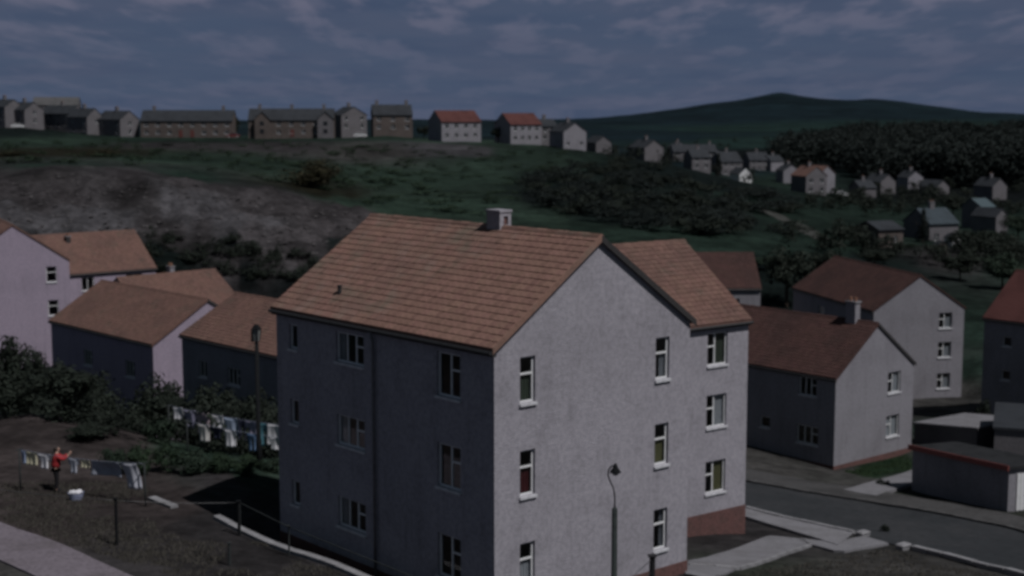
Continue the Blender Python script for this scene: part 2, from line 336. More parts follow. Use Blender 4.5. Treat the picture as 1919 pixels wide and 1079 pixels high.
# heights are solved as slope to the eye (z / r), which stays gentle over four decades of distance
_t = CA[:, 2] / np.hypot(CA[:, 0], CA[:, 1])
def _K(du, dv): return np.sqrt(du * du + dv * dv + 1e-5)
_n = len(CA)
_A = np.zeros((_n + 3, _n + 3)); _A[:_n, :_n] = _K(_u[:, None] - _u, _v[:, None] - _v) - np.eye(_n) * .004
_A[:_n, _n:] = np.stack([np.ones(_n), _u, _v], 1); _A[_n:, :_n] = _A[:_n, _n:].T
_w = np.linalg.solve(_A, np.concatenate([_t, np.zeros(3)]))
def vnoise(x, y, seed=0):
    xi, yi = np.floor(x), np.floor(y); fx, fy = x - xi, y - yi
    def h(a, b):
        s = np.sin(a * 127.1 + b * 311.7 + seed * 74.7) * 43758.5453
        return s - np.floor(s)
    fx = fx * fx * (3 - 2 * fx); fy = fy * fy * (3 - 2 * fy)
    return (h(xi, yi) * (1 - fx) + h(xi + 1, yi) * fx) * (1 - fy) + (h(xi, yi + 1) * (1 - fx) + h(xi + 1, yi + 1) * fx) * fy - .5
def fbm(x, y, seed=0, o=4):
    s, a = 0, 1
    for k in range(o): s = s + a * vnoise(x * 2 ** k, y * 2 ** k, seed + k); a *= .5
    return s
MQ = HQ['main'][0]
def main_uv(x, y):
    dx, dy = x - MQ[0], y - MQ[1]; th = MQ[2]
    return -math.cos(th) * dx + math.sin(th) * dy, -math.sin(th) * dx - math.cos(th) * dy     # along facade, out of facade
def smooth(a, b, x): t = np.clip((x - a) / (b - a), 0, 1); return t * t * (3 - 2 * t)
def terrain(x, y):
    x = np.atleast_1d(np.asarray(x, float)); y = np.atleast_1d(np.asarray(y, float))
    z = np.empty_like(x)
    for i in range(0, len(x), 20000):
        u, v = polar(x[i:i + 20000], y[i:i + 20000])
        t = _K(u[:, None] - _u, v[:, None] - _v) @ _w[:_n] + _w[_n] + _w[_n + 1] * u + _w[_n + 2] * v
        z[i:i + 20000] = t * np.maximum(np.hypot(x[i:i + 20000], y[i:i + 20000]), 6)
    r = np.hypot(x, y)
    z = z + fbm(x * .35, y * .35, 1, 3) * .10 * smooth(15, 35, r) * (1 - smooth(60, 110, r))
    bank = smooth(148, 158, r) * (1 - smooth(190, 205, r)) * (1 - smooth(-3, 8, x + 16))
    z = z + bank * (fbm(x * .09, y * .09, 5, 4) * 2.0 - np.abs(fbm(x * .22, y * .16, 15, 3)) * 1.5 + fbm(x * .5, y * .4, 17, 3) * .95)
    z = z + smooth(140, 240, r) * (1 - smooth(1000, 1800, r)) * (fbm(x * .03, y * .03, 8, 4) * .9 + fbm(x * .16, y * .13, 18, 3) * .35)
    z = z + smooth(1200, 2500, r) * fbm(x * .004, y * .004, 12, 4) * 9
    u, n = main_uv(x, y)          # sunken strip along the dark facade
    f = (1 - smooth(.92, 1.02, n)) * smooth(-3, -2, n) * (1 - smooth(11.2, 12.6, u)) * smooth(-5, -3.8, u)
    return z * (1 - f) + (-14.2) * f
def gz(x, y): return float(terrain(x, y)[0])
def hit(px, py, lo=20., hi=7000.):
    v = ray(px, py); v = v / v[1]; d = np.exp(np.linspace(math.log(lo), math.log(hi), 900))
    h = v[2] * d - terrain(v[0] * d, d); k = np.where(h < 0)[0]
    if not len(k): return Vector(at(px, py, hi))
    i = max(k[0], 1); a = h[i - 1] / (h[i - 1] - h[i]); dd = d[i - 1] + (d[i] - d[i - 1]) * a
    return Vector((v[0] * dd, dd, gz(v[0] * dd, dd)))
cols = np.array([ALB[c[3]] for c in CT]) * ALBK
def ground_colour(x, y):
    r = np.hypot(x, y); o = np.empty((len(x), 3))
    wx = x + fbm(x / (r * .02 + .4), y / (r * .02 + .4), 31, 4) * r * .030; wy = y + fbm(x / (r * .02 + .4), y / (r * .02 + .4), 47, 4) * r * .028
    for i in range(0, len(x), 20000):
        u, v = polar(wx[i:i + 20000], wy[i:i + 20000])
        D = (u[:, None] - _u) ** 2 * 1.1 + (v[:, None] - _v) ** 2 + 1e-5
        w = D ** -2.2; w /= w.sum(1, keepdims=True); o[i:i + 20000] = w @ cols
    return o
AZ = np.radians(np.concatenate([np.linspace(-178, -32, 30), np.arange(-30, -21.9, .5), np.arange(-21.8, 21.9, .18), np.arange(22.2, 30.1, .5), np.linspace(32, 178, 30)]))
RR = np.concatenate([np.exp(np.linspace(math.log(4), math.log(36), 26))[:-1], np.exp(np.linspace(math.log(36), math.log(70), 150))[:-1], np.exp(np.linspace(math.log(70), math.log(260), 240))[:-1], np.exp(np.linspace(math.log(260), math.log(9000), 190))])
ga, gr = np.meshgrid(AZ, RR)
gx, gy = (np.sin(ga) * gr).ravel(), (np.cos(ga) * gr).ravel()
gzv = terrain(gx, gy)
nA, nR = len(AZ), len(RR)
idx = np.arange(nA * nR).reshape(nR, nA)
quads = np.stack([idx[:-1, :-1], idx[:-1, 1:], idx[1:, 1:], idx[1:, :-1]], -1).reshape(-1, 4)[:, ::-1]
wrap = np.stack([idx[:-1, -1], idx[:-1, 0], idx[1:, 0], idx[1:, -1]], -1)[:, ::-1]
hub = len(gx)
GV = np.concatenate([np.stack([gx, gy, gzv], 1), [[0, 0, gz(0, 3)]]])
GF = [tuple(q) for q in quads.tolist()] + [tuple(q) for q in wrap.tolist()] + [(hub, int(idx[0, (j + 1) % nA]), int(idx[0, j])) for j in range(nA)]
gme = bpy.data.meshes.new('ground'); gme.from_pydata(GV.tolist(), [], GF)
ca = gme.color_attributes.new('albedo', 'FLOAT_COLOR', 'POINT')
gc = np.concatenate([ground_colour(gx, gy), [[.08, .07, .06]]]); ca.data.foreach_set('color', np.concatenate([gc, np.ones((len(gc), 1))], 1).ravel())
gme.polygons.foreach_set('use_smooth', [True] * len(gme.polygons))
GROUND = mat('ground', (0, 0, 0), .97, [(.0035, 4, .62, .40, .64, .9), (.02, 5, .55, .38, .66, .9), (.16, 5, .60, .38, .64, .9), (.55, 4, .58, .42, .62, .85), (1.7, 4, .66, .40, .62, .85), (7, 3, .75, .42, .62, .6)], [(.5, .5, .35), (3, .7, .12)], attr='albedo', spec=.05)
gme.materials.append(GROUND); gme.update()
tag(link('ground', gme), kind='structure')

# ------------------------------------------------------------------ roads and paths (strips laid on the ground)
def resample(pts, step):
    P = [np.array(p[:2], float) for p in pts]; o = [P[0]]
    for a, b in zip(P[:-1], P[1:]):
        L = np.hypot(*(b - a)); n = max(1, int(round(L / step)))
        for k in range(1, n + 1): o.append(a + (b - a) * k / n)
    return o
def strip(name, left, right, m_, lift=.05, step=.6, across=6, skirt=.25, kind='structure', label=None):
    """surface between two edge lines given on the ground, following it"""
    n = max(8, int(max(sum(np.hypot(*(np.array(b[:2]) - np.array(a[:2]))) for a, b in zip(e[:-1], e[1:])) for e in (left, right)) / step))
    def par(e):
        P = np.array([p[:2] for p in e], float); s = np.concatenate([[0], np.cumsum(np.hypot(*np.diff(P, axis=0).T))]); t = np.linspace(0, s[-1], n)
        return np.stack([np.interp(t, s, P[:, 0]), np.interp(t, s, P[:, 1])], 1)
    Lp, Rp = par(left), par(right); rows = []
    for k in range(across + 1): rows.append(Lp + (Rp - Lp) * k / across)
    R_ = np.array(rows); z = terrain(R_[..., 0].ravel(), R_[..., 1].ravel()).reshape(R_.shape[:2]) + lift
    mb = MB(); V = np.dstack([R_, z])
    top = np.concatenate([V[:1] - [0, 0, skirt], V, V[-1:] - [0, 0, skirt]])
    A_, B_ = top.shape[:2]; mb.v = [tuple(p) for p in top.reshape(-1, 3).tolist()]
    for i in range(A_ - 1):
        for j in range(B_ - 1): mb.f.append((i * B_ + j, i * B_ + j + 1, (i + 1) * B_ + j + 1, (i + 1) * B_ + j)); mb.mi.append(0)
    o = mb.build(name, m_); tag(o, label, kind=kind)
    bm = bmesh.new(); bm.from_mesh(o.data); bmesh.ops.recalc_face_normals(bm, faces=bm.faces)
    if sum(f.normal.z for f in bm.faces) < 0: bmesh.ops.reverse_faces(bm, faces=bm.faces)
    bm.to_mesh(o.data); bm.free()
    return o
def H(*pp): return [hit(*p) for p in pp]
road_far = H((1180, 868), (1405, 906), (1640, 946), (1919, 1000), (2150, 1045)); road_near = H((1180, 905), (1405, 957), (1640, 1012), (1919, 1082), (2150, 1135))
road = strip('road', road_near, road_far, ASPH, .05, across=10)
walk_far = H((1180, 850), (1405, 884), (1640, 922), (1919, 975), (2150, 1020))
footway = strip('pavement', [p for p in road_far], walk_far, mat('footway', (.085, .083, .085), .95, [(.5, 4, .65, .4, .68, 1), (5, 3, .75, .42, .65, 1)], [(12, .6, .02)], spec=.1), .15, across=3)
near_a = H((1380, 951), (1480, 976), (1600, 1004)); near_b = H((1380, 966), (1460, 992), (1570, 1026))
strip('pavement', near_b, near_a, CONC, .13, across=3)
strip('path', H((1284, 1079), (1288, 1054), (1440, 1006), (1500, 1012)), H((1330, 1090), (1385, 1064), (1520, 1020), (1560, 1026)), CONC, .07, across=4)
strip('path', H((1500, 1012), (1560, 1020), (1620, 1008)), H((1520, 1024), (1575, 1038), (1665, 1022)), CONC, .10, across=4)
strip('path', H((1580, 923), (1650, 903), (1712, 884)), H((1640, 934), (1690, 918), (1716, 908)), CONC, .17, across=4)
strip('track', H((1424, 396), (1452, 408), (1490, 428), (1528, 450)), H((1432, 392), (1470, 405), (1512, 424), (1560, 450)), mat('worn_track', (.065, .066, .062), .95, [(.4, 4, .6, .4, .7, 1)], [(4, .6, .05)], spec=.1), .10, step=1.5, across=5)
path_l = strip('path', H((-160, 928), (0, 980), (120, 1024), (240, 1079), (330, 1125), (520, 1240), (760, 1420)), H((-160, 985), (0, 1052), (60, 1079), (140, 1125), (300, 1250), (480, 1450)), PATH, .06, across=6)
# kerb stones: every stone one part of the kerb
def kerb_line(name, pts, w, h, lift, L, label, m_=KERB, gap=.012, cat='kerb', side=0):
    P = resample(pts, L); root = empty(name, (P[0][0], P[0][1], gz(*P[0])), 0, label, cat)
    mb = MB(); mb.box(gap, 1 - gap, -w / 2, w / 2, -.35, h); me = mb.mesh('kerb_stone', m_)
    mid = [(a + b) / 2 for a, b in zip(P[:-1], P[1:])]
    za = terrain([p[0] for p in P], [p[1] for p in P])
    for k, (a, b) in enumerate(zip(P[:-1], P[1:])):
        d = b - a; ln = float(np.hypot(*d)); an = math.atan2(d[1], d[0]); pit = -math.atan2(za[k + 1] - za[k], ln)
        o = link('kerb_stone', me, root, (a[0] - P[0][0], a[1] - P[0][1], za[k] + lift - root.location.z + RND.uniform(-.008, .008)), (0, pit, an + RND.uniform(-.006, .006)))
        o.scale = (ln, 1, 1)
    return root
def shift(pts, k):
    o = []
    for i, p in enumerate(pts):
        a = pts[max(i - 1, 0)]; b = pts[min(i + 1, len(pts) - 1)]; d = Vector((b[0] - a[0], b[1] - a[1], 0)).normalized(); o.append((p[0] - d.y * k, p[1] + d.x * k))
    return o
kerb_line('kerb', shift(road_far[1:4], .08), .12, .16, 0, .95, 'long low kerb on the far side of the road beside the grey footway', mat('worn_kerb', (.13, .127, .13), .9, [(2, 4, .6, .4, .7, 1)], [(12, .6, .02)], obj_rand=.15))
kerb_line('kerb', shift(H((1712, 1031), (1800, 1053), (1919, 1083), (2000, 1104)), 0), .26, .2, 0, .95, 'pale kerb along the near side of the road at bottom right')
kerb_line('kerb', shift(H((1398, 956), (1500, 981), (1600, 1003)), 0), .2, .19, 0, .95, 'pale kerb edging the near pavement right behind the big white gable block')
kerb_line('kerb', H((1290, 1062), (1385, 1068), (1460, 1044), (1520, 1024)), .12, .12, 0, .9, 'thin pale edging of the concrete footpath on its lawn side')
# coping of the retaining edge along the dark facade of the big block
def on_main(u, n): th = MQ[2]; return (MQ[0] - math.cos(th) * u - math.sin(th) * n, MQ[1] + math.sin(th) * u - math.cos(th) * n)
cop = [on_main(u, 1.17) for u in np.linspace(-1.5, 13.2, 17)]
kerb_line('kerb', cop, .26, .10, .03, .92, 'long pale coping kerb along the sunken strip below the dark facade')
kerb_line('kerb', H((284, 935), (327, 952)), .30, .10, 0, .62, 'short bright concrete kerb stretch on the bare earth left of the black shadow')

# ------------------------------------------------------------------ houses
def plate(mb, w, z0, z1, ops, reveal, M, mi=0, mr=0):
    """upright plate in the local plane y=0 facing -y with rectangular openings (x0,x1,z0,z1) and reveals running to y=reveal"""
    xs = sorted({0, w, *[o[0] for o in ops], *[o[1] for o in ops]}); zs = sorted({z0, z1, *[o[2] for o in ops], *[o[3] for o in ops]})
    T = lambda x, y, z: tuple(M @ Vector((x, y, z)))
    for a, b in zip(xs[:-1], xs[1:]):
        for c, d in zip(zs[:-1], zs[1:]):
            mx, mz = (a + b) / 2, (c + d) / 2
            if any(o[0] < mx < o[1] and o[2] < mz < o[3] for o in ops): continue
            mb.face([T(a, 0, c), T(b, 0, c), T(b, 0, d), T(a, 0, d)], mi)
    for (a, b, c, d) in ops:
        for p, q in (((a, c), (a, d)), ((a, d), (b, d)), ((b, d), (b, c)), ((b, c), (a, c))):
            mb.face([T(p[0], 0, p[1]), T(q[0], 0, q[1]), T(q[0], reveal, q[1]), T(p[0], reveal, p[1])], mr)
PANES = dict(single=[(0, 1, 0, .62), (0, 1, .62, 1)], two=[(0, .42, 0, .58), (0, .42, .58, 1), (.42, 1, 0, 1)], pair=[(0, .52, 0, 1), (.52, 1, 0, .62), (.52, 1, .62, 1)],
             three=[(0, .34, 0, 1), (.34, .66, 0, 1), (.66, 1, 0, .6), (.66, 1, .6, 1)], plain=[(0, .5, 0, 1), (.5, 1, 0, 1)], one=[(0, 1, 0, 1)])
_wc = {}
def add_window(parent, face, c, z0, w, h, style, curtain=None, glass_=None, simple=False):
    key = (round(w, 2), round(h, 2), style, simple); I = Matrix.Identity(4)
    if key not in _wc:
        fw = .055; bars = []
        for (a, b, c_, d) in PANES[style]:
            bars.append(((fw if a == 0 else a * w + fw / 2), (w - fw if b == 1 else b * w - fw / 2), (fw if c_ == 0 else c_ * h + fw / 2), (h - fw if d == 1 else d * h - fw / 2)))
        mb = MB(); plate(mb, w, 0, h, bars, .05, Matrix.Translation((0, .09, 0)))
        fr = mb.mesh('window_frame', WHITE); panes = []
        for (a, b, c_, d) in bars:
            mb = MB(); mb.box(a + .002, b - .002, .115, .122, c_ + .002, d - .002); panes.append(mb.mesh('pane', DGLASS if simple else GLASS))
        mb = MB(); mb.box(-.04, w + .04, -.07, .088, -.075, -.004); sl = mb.mesh('sill', SILL)
        _wc[key] = (fr, panes, sl)
    fr, panes, sl = _wc[key]
    loc, rz = ((c, 0, z0), 0) if face == 'y0' else ((0, c + w, z0), -math.pi / 2)
    if face == 'y0': o = link('window', fr, parent, loc)
    else: o = link('window', fr, parent, loc, (0, 0, rz))
    for p in panes: link('pane', p, o)
    link('sill', sl, o)
    if curtain:
        m_, a, b, zt = curtain; mb = MB(); n = 14
        for k in range(n):
            x0, x1 = w * (a + (b - a) * k / n), w * (a + (b - a) * (k + 1) / n)
            mb.face([(x0, .19 + .02 * math.sin(k * 2.1), .02), (x1, .19 + .02 * math.sin((k + 1) * 2.1), .02), (x1, .19 + .02 * math.sin((k + 1) * 2.1), h * zt), (x0, .19 + .02 * math.sin(k * 2.1), h * zt)])
        mb.build('curtain', m_, o)
    return o
def tile_mesh(mt, exposure, w=.298):
    mb = MB(); L = exposure + .075
    mb.hexa([(0, 0, .004), (w, 0, .004), (w, L, .0), (0, L, .0), (0, 0, .040), (w, 0, .040), (w, L, .014), (0, L, .014)])
    r = .045   # the roll along one edge
    mb.face([(w - r, 0, .040), (w, 0, .040), (w - r / 2, 0, .050)]); mb.face([(w - r, 0, .040), (w - r / 2, 0, .050), (w - r / 2, L, .024), (w - r, L, .014)])
    mb.face([(w - r / 2, 0, .050), (w, 0, .040), (w, L, .014), (w - r / 2, L, .024)])
    return mb
def house(name, label, key, wall=HARL, tile=TILE2, wins=(), tile_parts=0, tiles=True, plinth=None, chimneys=(), eo=.13, vo=.07, group=None, cat='house', verge_strips=True, q=None, ridge=None, gut=True, exposure=.26, smp=False, side_wall=None):
    if q is None: q, ridge = HQ[key]
    x, y, th, A, B, ze, rise, zb = q
    if tiles: ze += .13 if key == 'main' else .08; rise -= .22 if key == 'main' else .20
    rot = math.pi / 2 - th; h = ze - zb
    root = empty(name, (x, y, zb), rot, label, cat, group)
    ops = {'y0': [], 'x0': []}
    for (f_, c, z, w, hh, *_r) in wins: ops[f_].append((c, c + w, z, z + hh))
    mb = MB(); low = -2.0; pl = plinth[0] if plinth else low
    I = Matrix.Identity(4)
    Mx = Matrix.Translation((0, A, 0)) @ Matrix.Rotation(-math.pi / 2, 4, 'Z')     # face x=0, seen from outside: local x runs from y=A to 0
    plate(mb, B, pl, h, ops['y0'], .14, I)
    plate(mb, A, pl, h, [(A - b, A - a, c, d) for a, b, c, d in ops['x0']], .14, Mx)
    mb.face([(B, 0, low), (B, A, low), (B, A, h), (B, 0, h)]); mb.face([(B, A, low), (0, A, low), (0, A, h), (B, A, h)])
    S, T_ = (B, A) if ridge == 'a' else (A, B)      # S across the ridge, T along it
    def P(s, t, z): return (s, t, z) if ridge == 'a' else (t, s, z)
    for t in (0, T_): mb.face([P(0, t, h), P(S, t, h), P(S / 2, t, h + rise)][::1 if t == 0 else -1])
    mb.build('wall', wall, root)
    if plinth:
        mb = MB(); mb.face([(-.02, -.02, low), (B + .02, -.02, low), (B + .02, -.02, pl), (-.02, -.02, pl)]); mb.face([(-.02, A, low), (-.02, -.02, low), (-.02, -.02, pl), (-.02, A, pl)])
        mb.face([(-.02, -.02, pl), (B + .02, -.02, pl), (B + .02, .0, pl), (.0, .0, pl)]); mb.face([(-.02, A, pl), (-.02, -.02, pl), (0, 0, pl), (0, A, pl)])
        mb.build('plinth', plinth[1], root)
    # roof slabs
    sl = rise / (S / 2); L = math.hypot(S / 2 + eo, (S / 2 + eo) * sl); tk = .10
    mb = MB()
    for sgn in (0, 1):
        sx = (lambda s: s) if sgn == 0 else (lambda s: S - s)
        c = []
        for dz in (0, tk):
            for (s, t) in ((-eo, -vo), (S / 2, -vo), (S / 2, T_ + vo), (-eo, T_ + vo)): c.append(P(sx(s), t, h + sl * s + dz + .004))
        mb.hexa(c)
    rf = mb.build('roof', tile, root)
    bm = bmesh.new(); bm.from_mesh(rf.data); bmesh.ops.recalc_face_normals(bm, faces=bm.faces); bm.to_mesh(rf.data); bm.free()
    if tiles:
        ang = math.atan(sl); nc = max(1, int(round(L / exposure))); e = L / nc; wt = .30; nt = max(1, int(round((T_ + 2 * vo) / wt))); wt = (T_ + 2 * vo) / nt
        tm = tile_mesh(tile, e, wt - .004); tme = tm.mesh('roof_tile', tile) if tile_parts else None
        tv = np.array(tm.v); rest = MB(); cand = []
        for sgn in (0, 1):
            for i in range(nc):
                for j in range(nt):
                    s = -eo + i * e * math.cos(ang); t = -vo + j * wt
                    z = h + sl * s + tk + .006
                    # local frame of the tile: X along the ridge, Y up the slope, Z normal
                    if ridge == 'a':
                        X = Vector((0, -1, 0)) if sgn == 0 else Vector((0, 1, 0)); Yv = Vector((math.cos(ang) * (1 if sgn == 0 else -1), 0, math.sin(ang)))
                        O = Vector((s, T_ - (t + 0), z)) if sgn == 0 else Vector((S - s, t, z))
                    else:
                        X = Vector((1, 0, 0)) if sgn == 0 else Vector((-1, 0, 0)); Yv = Vector((0, math.cos(ang) * (1 if sgn == 0 else -1), math.sin(ang)))
                        O = Vector((t, s, z)) if sgn == 0 else Vector((T_ - t, S - s, z))
                    Z = X.cross(Yv); jit = RND.uniform(-.006, .006)
                    M = Matrix((X, Yv, Z)).transposed().to_4x4(); M.translation = O + Z * RND.uniform(0, .006) + X * jit
                    if RND.random() < .012: M = M @ Matrix.Rotation(RND.uniform(-.05, .05), 4, 'Z')
                    cand.append((sgn, M))
        if tile_parts:
            Rw = Matrix.Rotation(rot, 4, 'Z'); R0 = Vector((x, y, zb))
            cand.sort(key=lambda c: ((Rw @ c[1].translation + R0).length) + (1000 if c[0] else 0))
            for sgn, M in cand[:tile_parts]:
                o = link('roof_tile', tme, rf); o.matrix_local = M
            cand = cand[tile_parts:]
        n0 = len(tm.v)
        for sgn, M in cand:
            R3 = np.array(M.to_3x3()); i0 = len(rest.v)
            rest.v += [tuple(p) for p in (tv @ R3.T + np.array(M.translation)).tolist()]
            rest.f += [tuple(k + i0 for k in f_) for f_ in tm.f]; rest.mi += [0] * len(tm.f)
        ro = rest.build('tile_courses', tile, rf); ro['kind'] = 'stuff'
        # ridge tiles
        nr = max(2, int(round((T_ + 2 * vo) / .45))); lr = (T_ + 2 * vo) / nr; mbs = MB(); zr = h + rise + tk
        for k in range(nr):
            mm = MB() if tile_parts else mbs; t = -vo + k * lr; r0 = .15
            pts = [(-r0, -.075), (-r0 * .6, .03), (0, .075), (r0 * .6, .03), (r0, -.075)]; lift = .01 * (k % 2)
            for (a, az), (b, bz) in zip(pts[:-1], pts[1:]):
                mm.face([P(S / 2 + a, t, zr + az + lift), P(S / 2 + b, t, zr + bz + lift), P(S / 2 + b, t + lr, zr + bz + lift), P(S / 2 + a, t + lr, zr + az + lift)])
            mm.face([P(S / 2 + a, t, zr + az + lift) for a, az in pts]); mm.face([P(S / 2 + a, t + lr, zr + az + lift) for a, az in pts[::-1]])
            if tile_parts: mm.build('ridge_tile', tile, rf)
        if not tile_parts: mbs.build('ridge_tiles', tile, rf)
    if verge_strips:
        for sgn in (0, 1):
            mb = MB(); sx = (lambda s: s) if sgn == 0 else (lambda s: S - s); c = []
            for dz in (-.05, tk + .045):
                for s in (-eo, S / 2): 
                    for t in (-vo - .03, -vo + .0): c.append(P(sx(s), t, h + sl * s + dz))
            c = [c[0], c[2], c[3], c[1], c[4], c[6], c[7], c[5]]
            mb.hexa(c); o = mb.build('verge_strip', DARKW if sgn else tile, root)  # right-hand strip dark, left-hand strip in the tile colour
            bm = bmesh.new(); bm.from_mesh(o.data); bmesh.ops.recalc_face_normals(bm, faces=bm.faces); bm.to_mesh(o.data); bm.free()
    if gut:
        mb = MB(); mb.tube([P(-eo - .04, -vo, h - sl * eo - .01), P(-eo - .04, T_ + vo, h - sl * eo - .01)], .06, 6); mb.build('gutter', GUT, root)
        mb = MB(); mb.box(*((-eo + .02, -.001, -vo, T_ + vo) if ridge == 'a' else (-vo, T_ + vo, -eo + .02, -.001)), h - sl * eo - .12, h - sl * eo - .06); mb.build('soffit', DARKW, root)
    for (f_, c, z, w, hh, st, *cu) in wins: add_window(root, f_, c, z, w, hh, st, cu[0] if cu else None, simple=smp)
    for (t, off, cw_, cd, ch, m_, kind) in chimneys:
        zc = h + rise - sl * abs(off) - .15; cx_, cy_ = (S / 2 + off, t) if ridge == 'a' else (t, S / 2 + off)
        mb = MB()
        if kind == 'vent':      # square stack with a flue opening in the gable-side face
            hh = ch + .15
            plate(mb, cw_, zc, zc + hh, [(cw_ * .36, cw_ * .74, zc + .15 + ch * .36, zc + .15 + ch * .8)], .10, Matrix.Translation((cx_ - cw_ / 2, cy_ - cd / 2, 0)))
            mb.box(cx_ - cw_ / 2 + .0, cx_ + cw_ / 2, cy_ - cd / 2 + .1, cy_ + cd / 2, zc, zc + hh)
            mb.face([(cx_ - cw_ / 2, cy_ - cd / 2 + .1, zc), (cx_ - cw_ / 2, cy_ - cd / 2, zc), (cx_ - cw_ / 2, cy_ - cd / 2, zc + hh), (cx_ - cw_ / 2, cy_ - cd / 2 + .1, zc + hh)])
            mb.face([(cx_ + cw_ / 2, cy_ - cd / 2, zc), (cx_ + cw_ / 2, cy_ - cd / 2 + .1, zc), (cx_ + cw_ / 2, cy_ - cd / 2 + .1, zc + hh), (cx_ + cw_ / 2, cy_ - cd / 2, zc + hh)])
            o = mb.build('chimney', m_, root)
            mb = MB(); mb.box(cx_ - cw_ * .10, cx_ + cw_ * .20, cy_ - cd / 2 + .05, cy_ - cd / 2 + .09, zc + .15 + ch * .38, zc + .15 + ch * .78); mb.build('flue_block', BRICK, o)
            mb = MB(); mb.box(cx_ - cw_ / 2 - .03, cx_ + cw_ / 2 + .03, cy_ - cd / 2 - .03, cy_ + cd / 2 + .03, zc + hh + .002, zc + hh + .07); mb.build('cap', HARL, o)
        else:
            mb.box(cx_ - cw_ / 2, cx_ + cw_ / 2, cy_ - cd / 2, cy_ + cd / 2, zc, zc + ch + .15); o = mb.build('chimney', m_, root)
            mb = MB(); mb.box(cx_ - cw_ / 2 - .06, cx_ + cw_ / 2 + .06, cy_ - cd / 2 - .06, cy_ + cd / 2 + .06, zc + ch + .152, zc + ch + .25); mb.build('cap', CONC, o)
            for k in (-1, 1):
                mb = MB(); px_, py_ = (cx_, cy_ + k * cd * .25) if cd >= cw_ else (cx_ + k * cw_ * .25, cy_)
                mb.tube([(px_, py_, zc + ch + .24), (px_, py_, zc + ch + .5)], [.11, .09], 8); mb.build('chimney_pot', POT, o)
    return root

# --- the big three-storey block in front
wm = []
rows = (6.17, 3.54, .90)
cur_l = [(C_CURTG, .1, .95, .6), (C_CURTR, .05, .95, .62), (C_CURTW, .05, .95, .6)]
cur_r = [(C_CURTW, .55, .95, .62), (C_YELLOW, .1, .95, .62), (C_CURTW, .7, .95, .9)]
for k, z in enumerate(rows):
    wm.append(('y0', .93, z, .56, 1.3, 'single', cur_l[k])); wm.append(('y0', 6.31, z, .60, 1.28, 'single', cur_r[k]))
    wm.append(('x0', 1.45, z, 1.08, 1.27, 'pair', (C_CURTW, .75, .98, .95))); wm.append(('x0', 6.1, (6.48, 3.88, 1.27)[k], 1.5, .95, 'three', (C_CURTW, .0, .2, .95))); wm.append(('x0', 9.78, (6.55, 4.1, 1.4)[k], .5, .8, 'one'))
main = house('apartment_block', 'large three storey white gabled block with orange tiled roof in the foreground', 'main', HARL, TILE, wm, tile_parts=276, plinth=(.32, BRICK), cat='apartment block', eo=.15, chimneys=[(4.45, .05, .46, .62, .60, HARL, 'vent')], vo=.10, exposure=.262)
mb = MB(); hm = MQ[5] - MQ[7] + .13
mb.tube([(-.18, 5.5, hm - .16), (-.09, 5.5, hm - .5), (-.09, 5.5, .1)], .045, 8); mb.build('drainpipe', PIPE, main, True)
mb = MB(); mb.tube([(.72, 8.4, hm + .5), (.72, 8.4, hm + .86)], .065, 8); mb.tube([(.72, 8.4, hm + .862), (.72, 8.4, hm + .90)], .09, 8); mb.build('roof_vent', GUT, main)
# --- the second block close behind its right edge
w2 = []
for k, (z, c_) in enumerate(((7.28, (C_CURTG, .5, .95, .9)), (4.75, (C_CURTW, .5, .97, .95)), (2.03, (C_YELLOW, .5, .95, .9)))):
    w2.append(('y0', 9.7, z, 1.12, 1.34, 'two', c_)); w2.append(('y0', 2.5, z, 1.12, 1.34, 'two'))
house('apartment_block', 'white block with brick base standing right behind the big gable, eaves side lit', 'w2', HARL, TILE2, w2, plinth=(1.25, BRICK), cat='apartment block', verge_strips=False)
# --- right-hand houses
house('terraced_house', 'two storey house with dark red roof and white gable beside the road', 'R1', HARL2, REDT,
      [('y0', 5.15, 3.95, 1.3, 1.32, 'two', (C_CURTW, .45, .9, .9)), ('y0', 5.1, 1.22, 1.3, 1.34, 'two', (C_CURTW, .1, .9, .9)), ('x0', 1.4, 4.2, 1.3, 1.1, 'three'), ('x0', 1.2, 1.25, 1.6, 1.1, 'three'), ('x0', 4.9, 1.7, .8, .7, 'one'), ('x0', 8.5, 4.2, 1.3, 1.1, 'three')],
      chimneys=[(1.75, -.1, .48, .70, 1.25, HARL2, 'pots')], plinth=(.25, BRICK))
house('terraced_house', 'three storey red roofed house whose pale gable stands behind the roadside house', 'R2', HARL2, REDT,
      [('y0', 5.6, z, 1.15, 1.25, 'two', (C_CURTW, .5, .9, .7)) for z in (5.64, 3.3, .8)] + [('x0', 2, 5.2, 1.3, 1.1, 'three'), ('x0', 9, 5.2, 1.3, 1.1, 'three')], verge_strips=False)
house('terraced_house', 'dark sided house with red roof cut off by the right edge', 'R3', HARL2, REDR,
      [('x0', 8.8, 5.6, .7, .7, 'one'), ('x0', 8.8, 3.2, .7, .7, 'one'), ('x0', 3, 5.5, 1.3, 1.1, 'three')])
house('terraced_house', 'maroon roofed house with small strip of white wall behind the second block', 'w3', HARL2, REDT, [('y0', 7.0, 5.6, 1.2, 1.2, 'plain')], verge_strips=False)
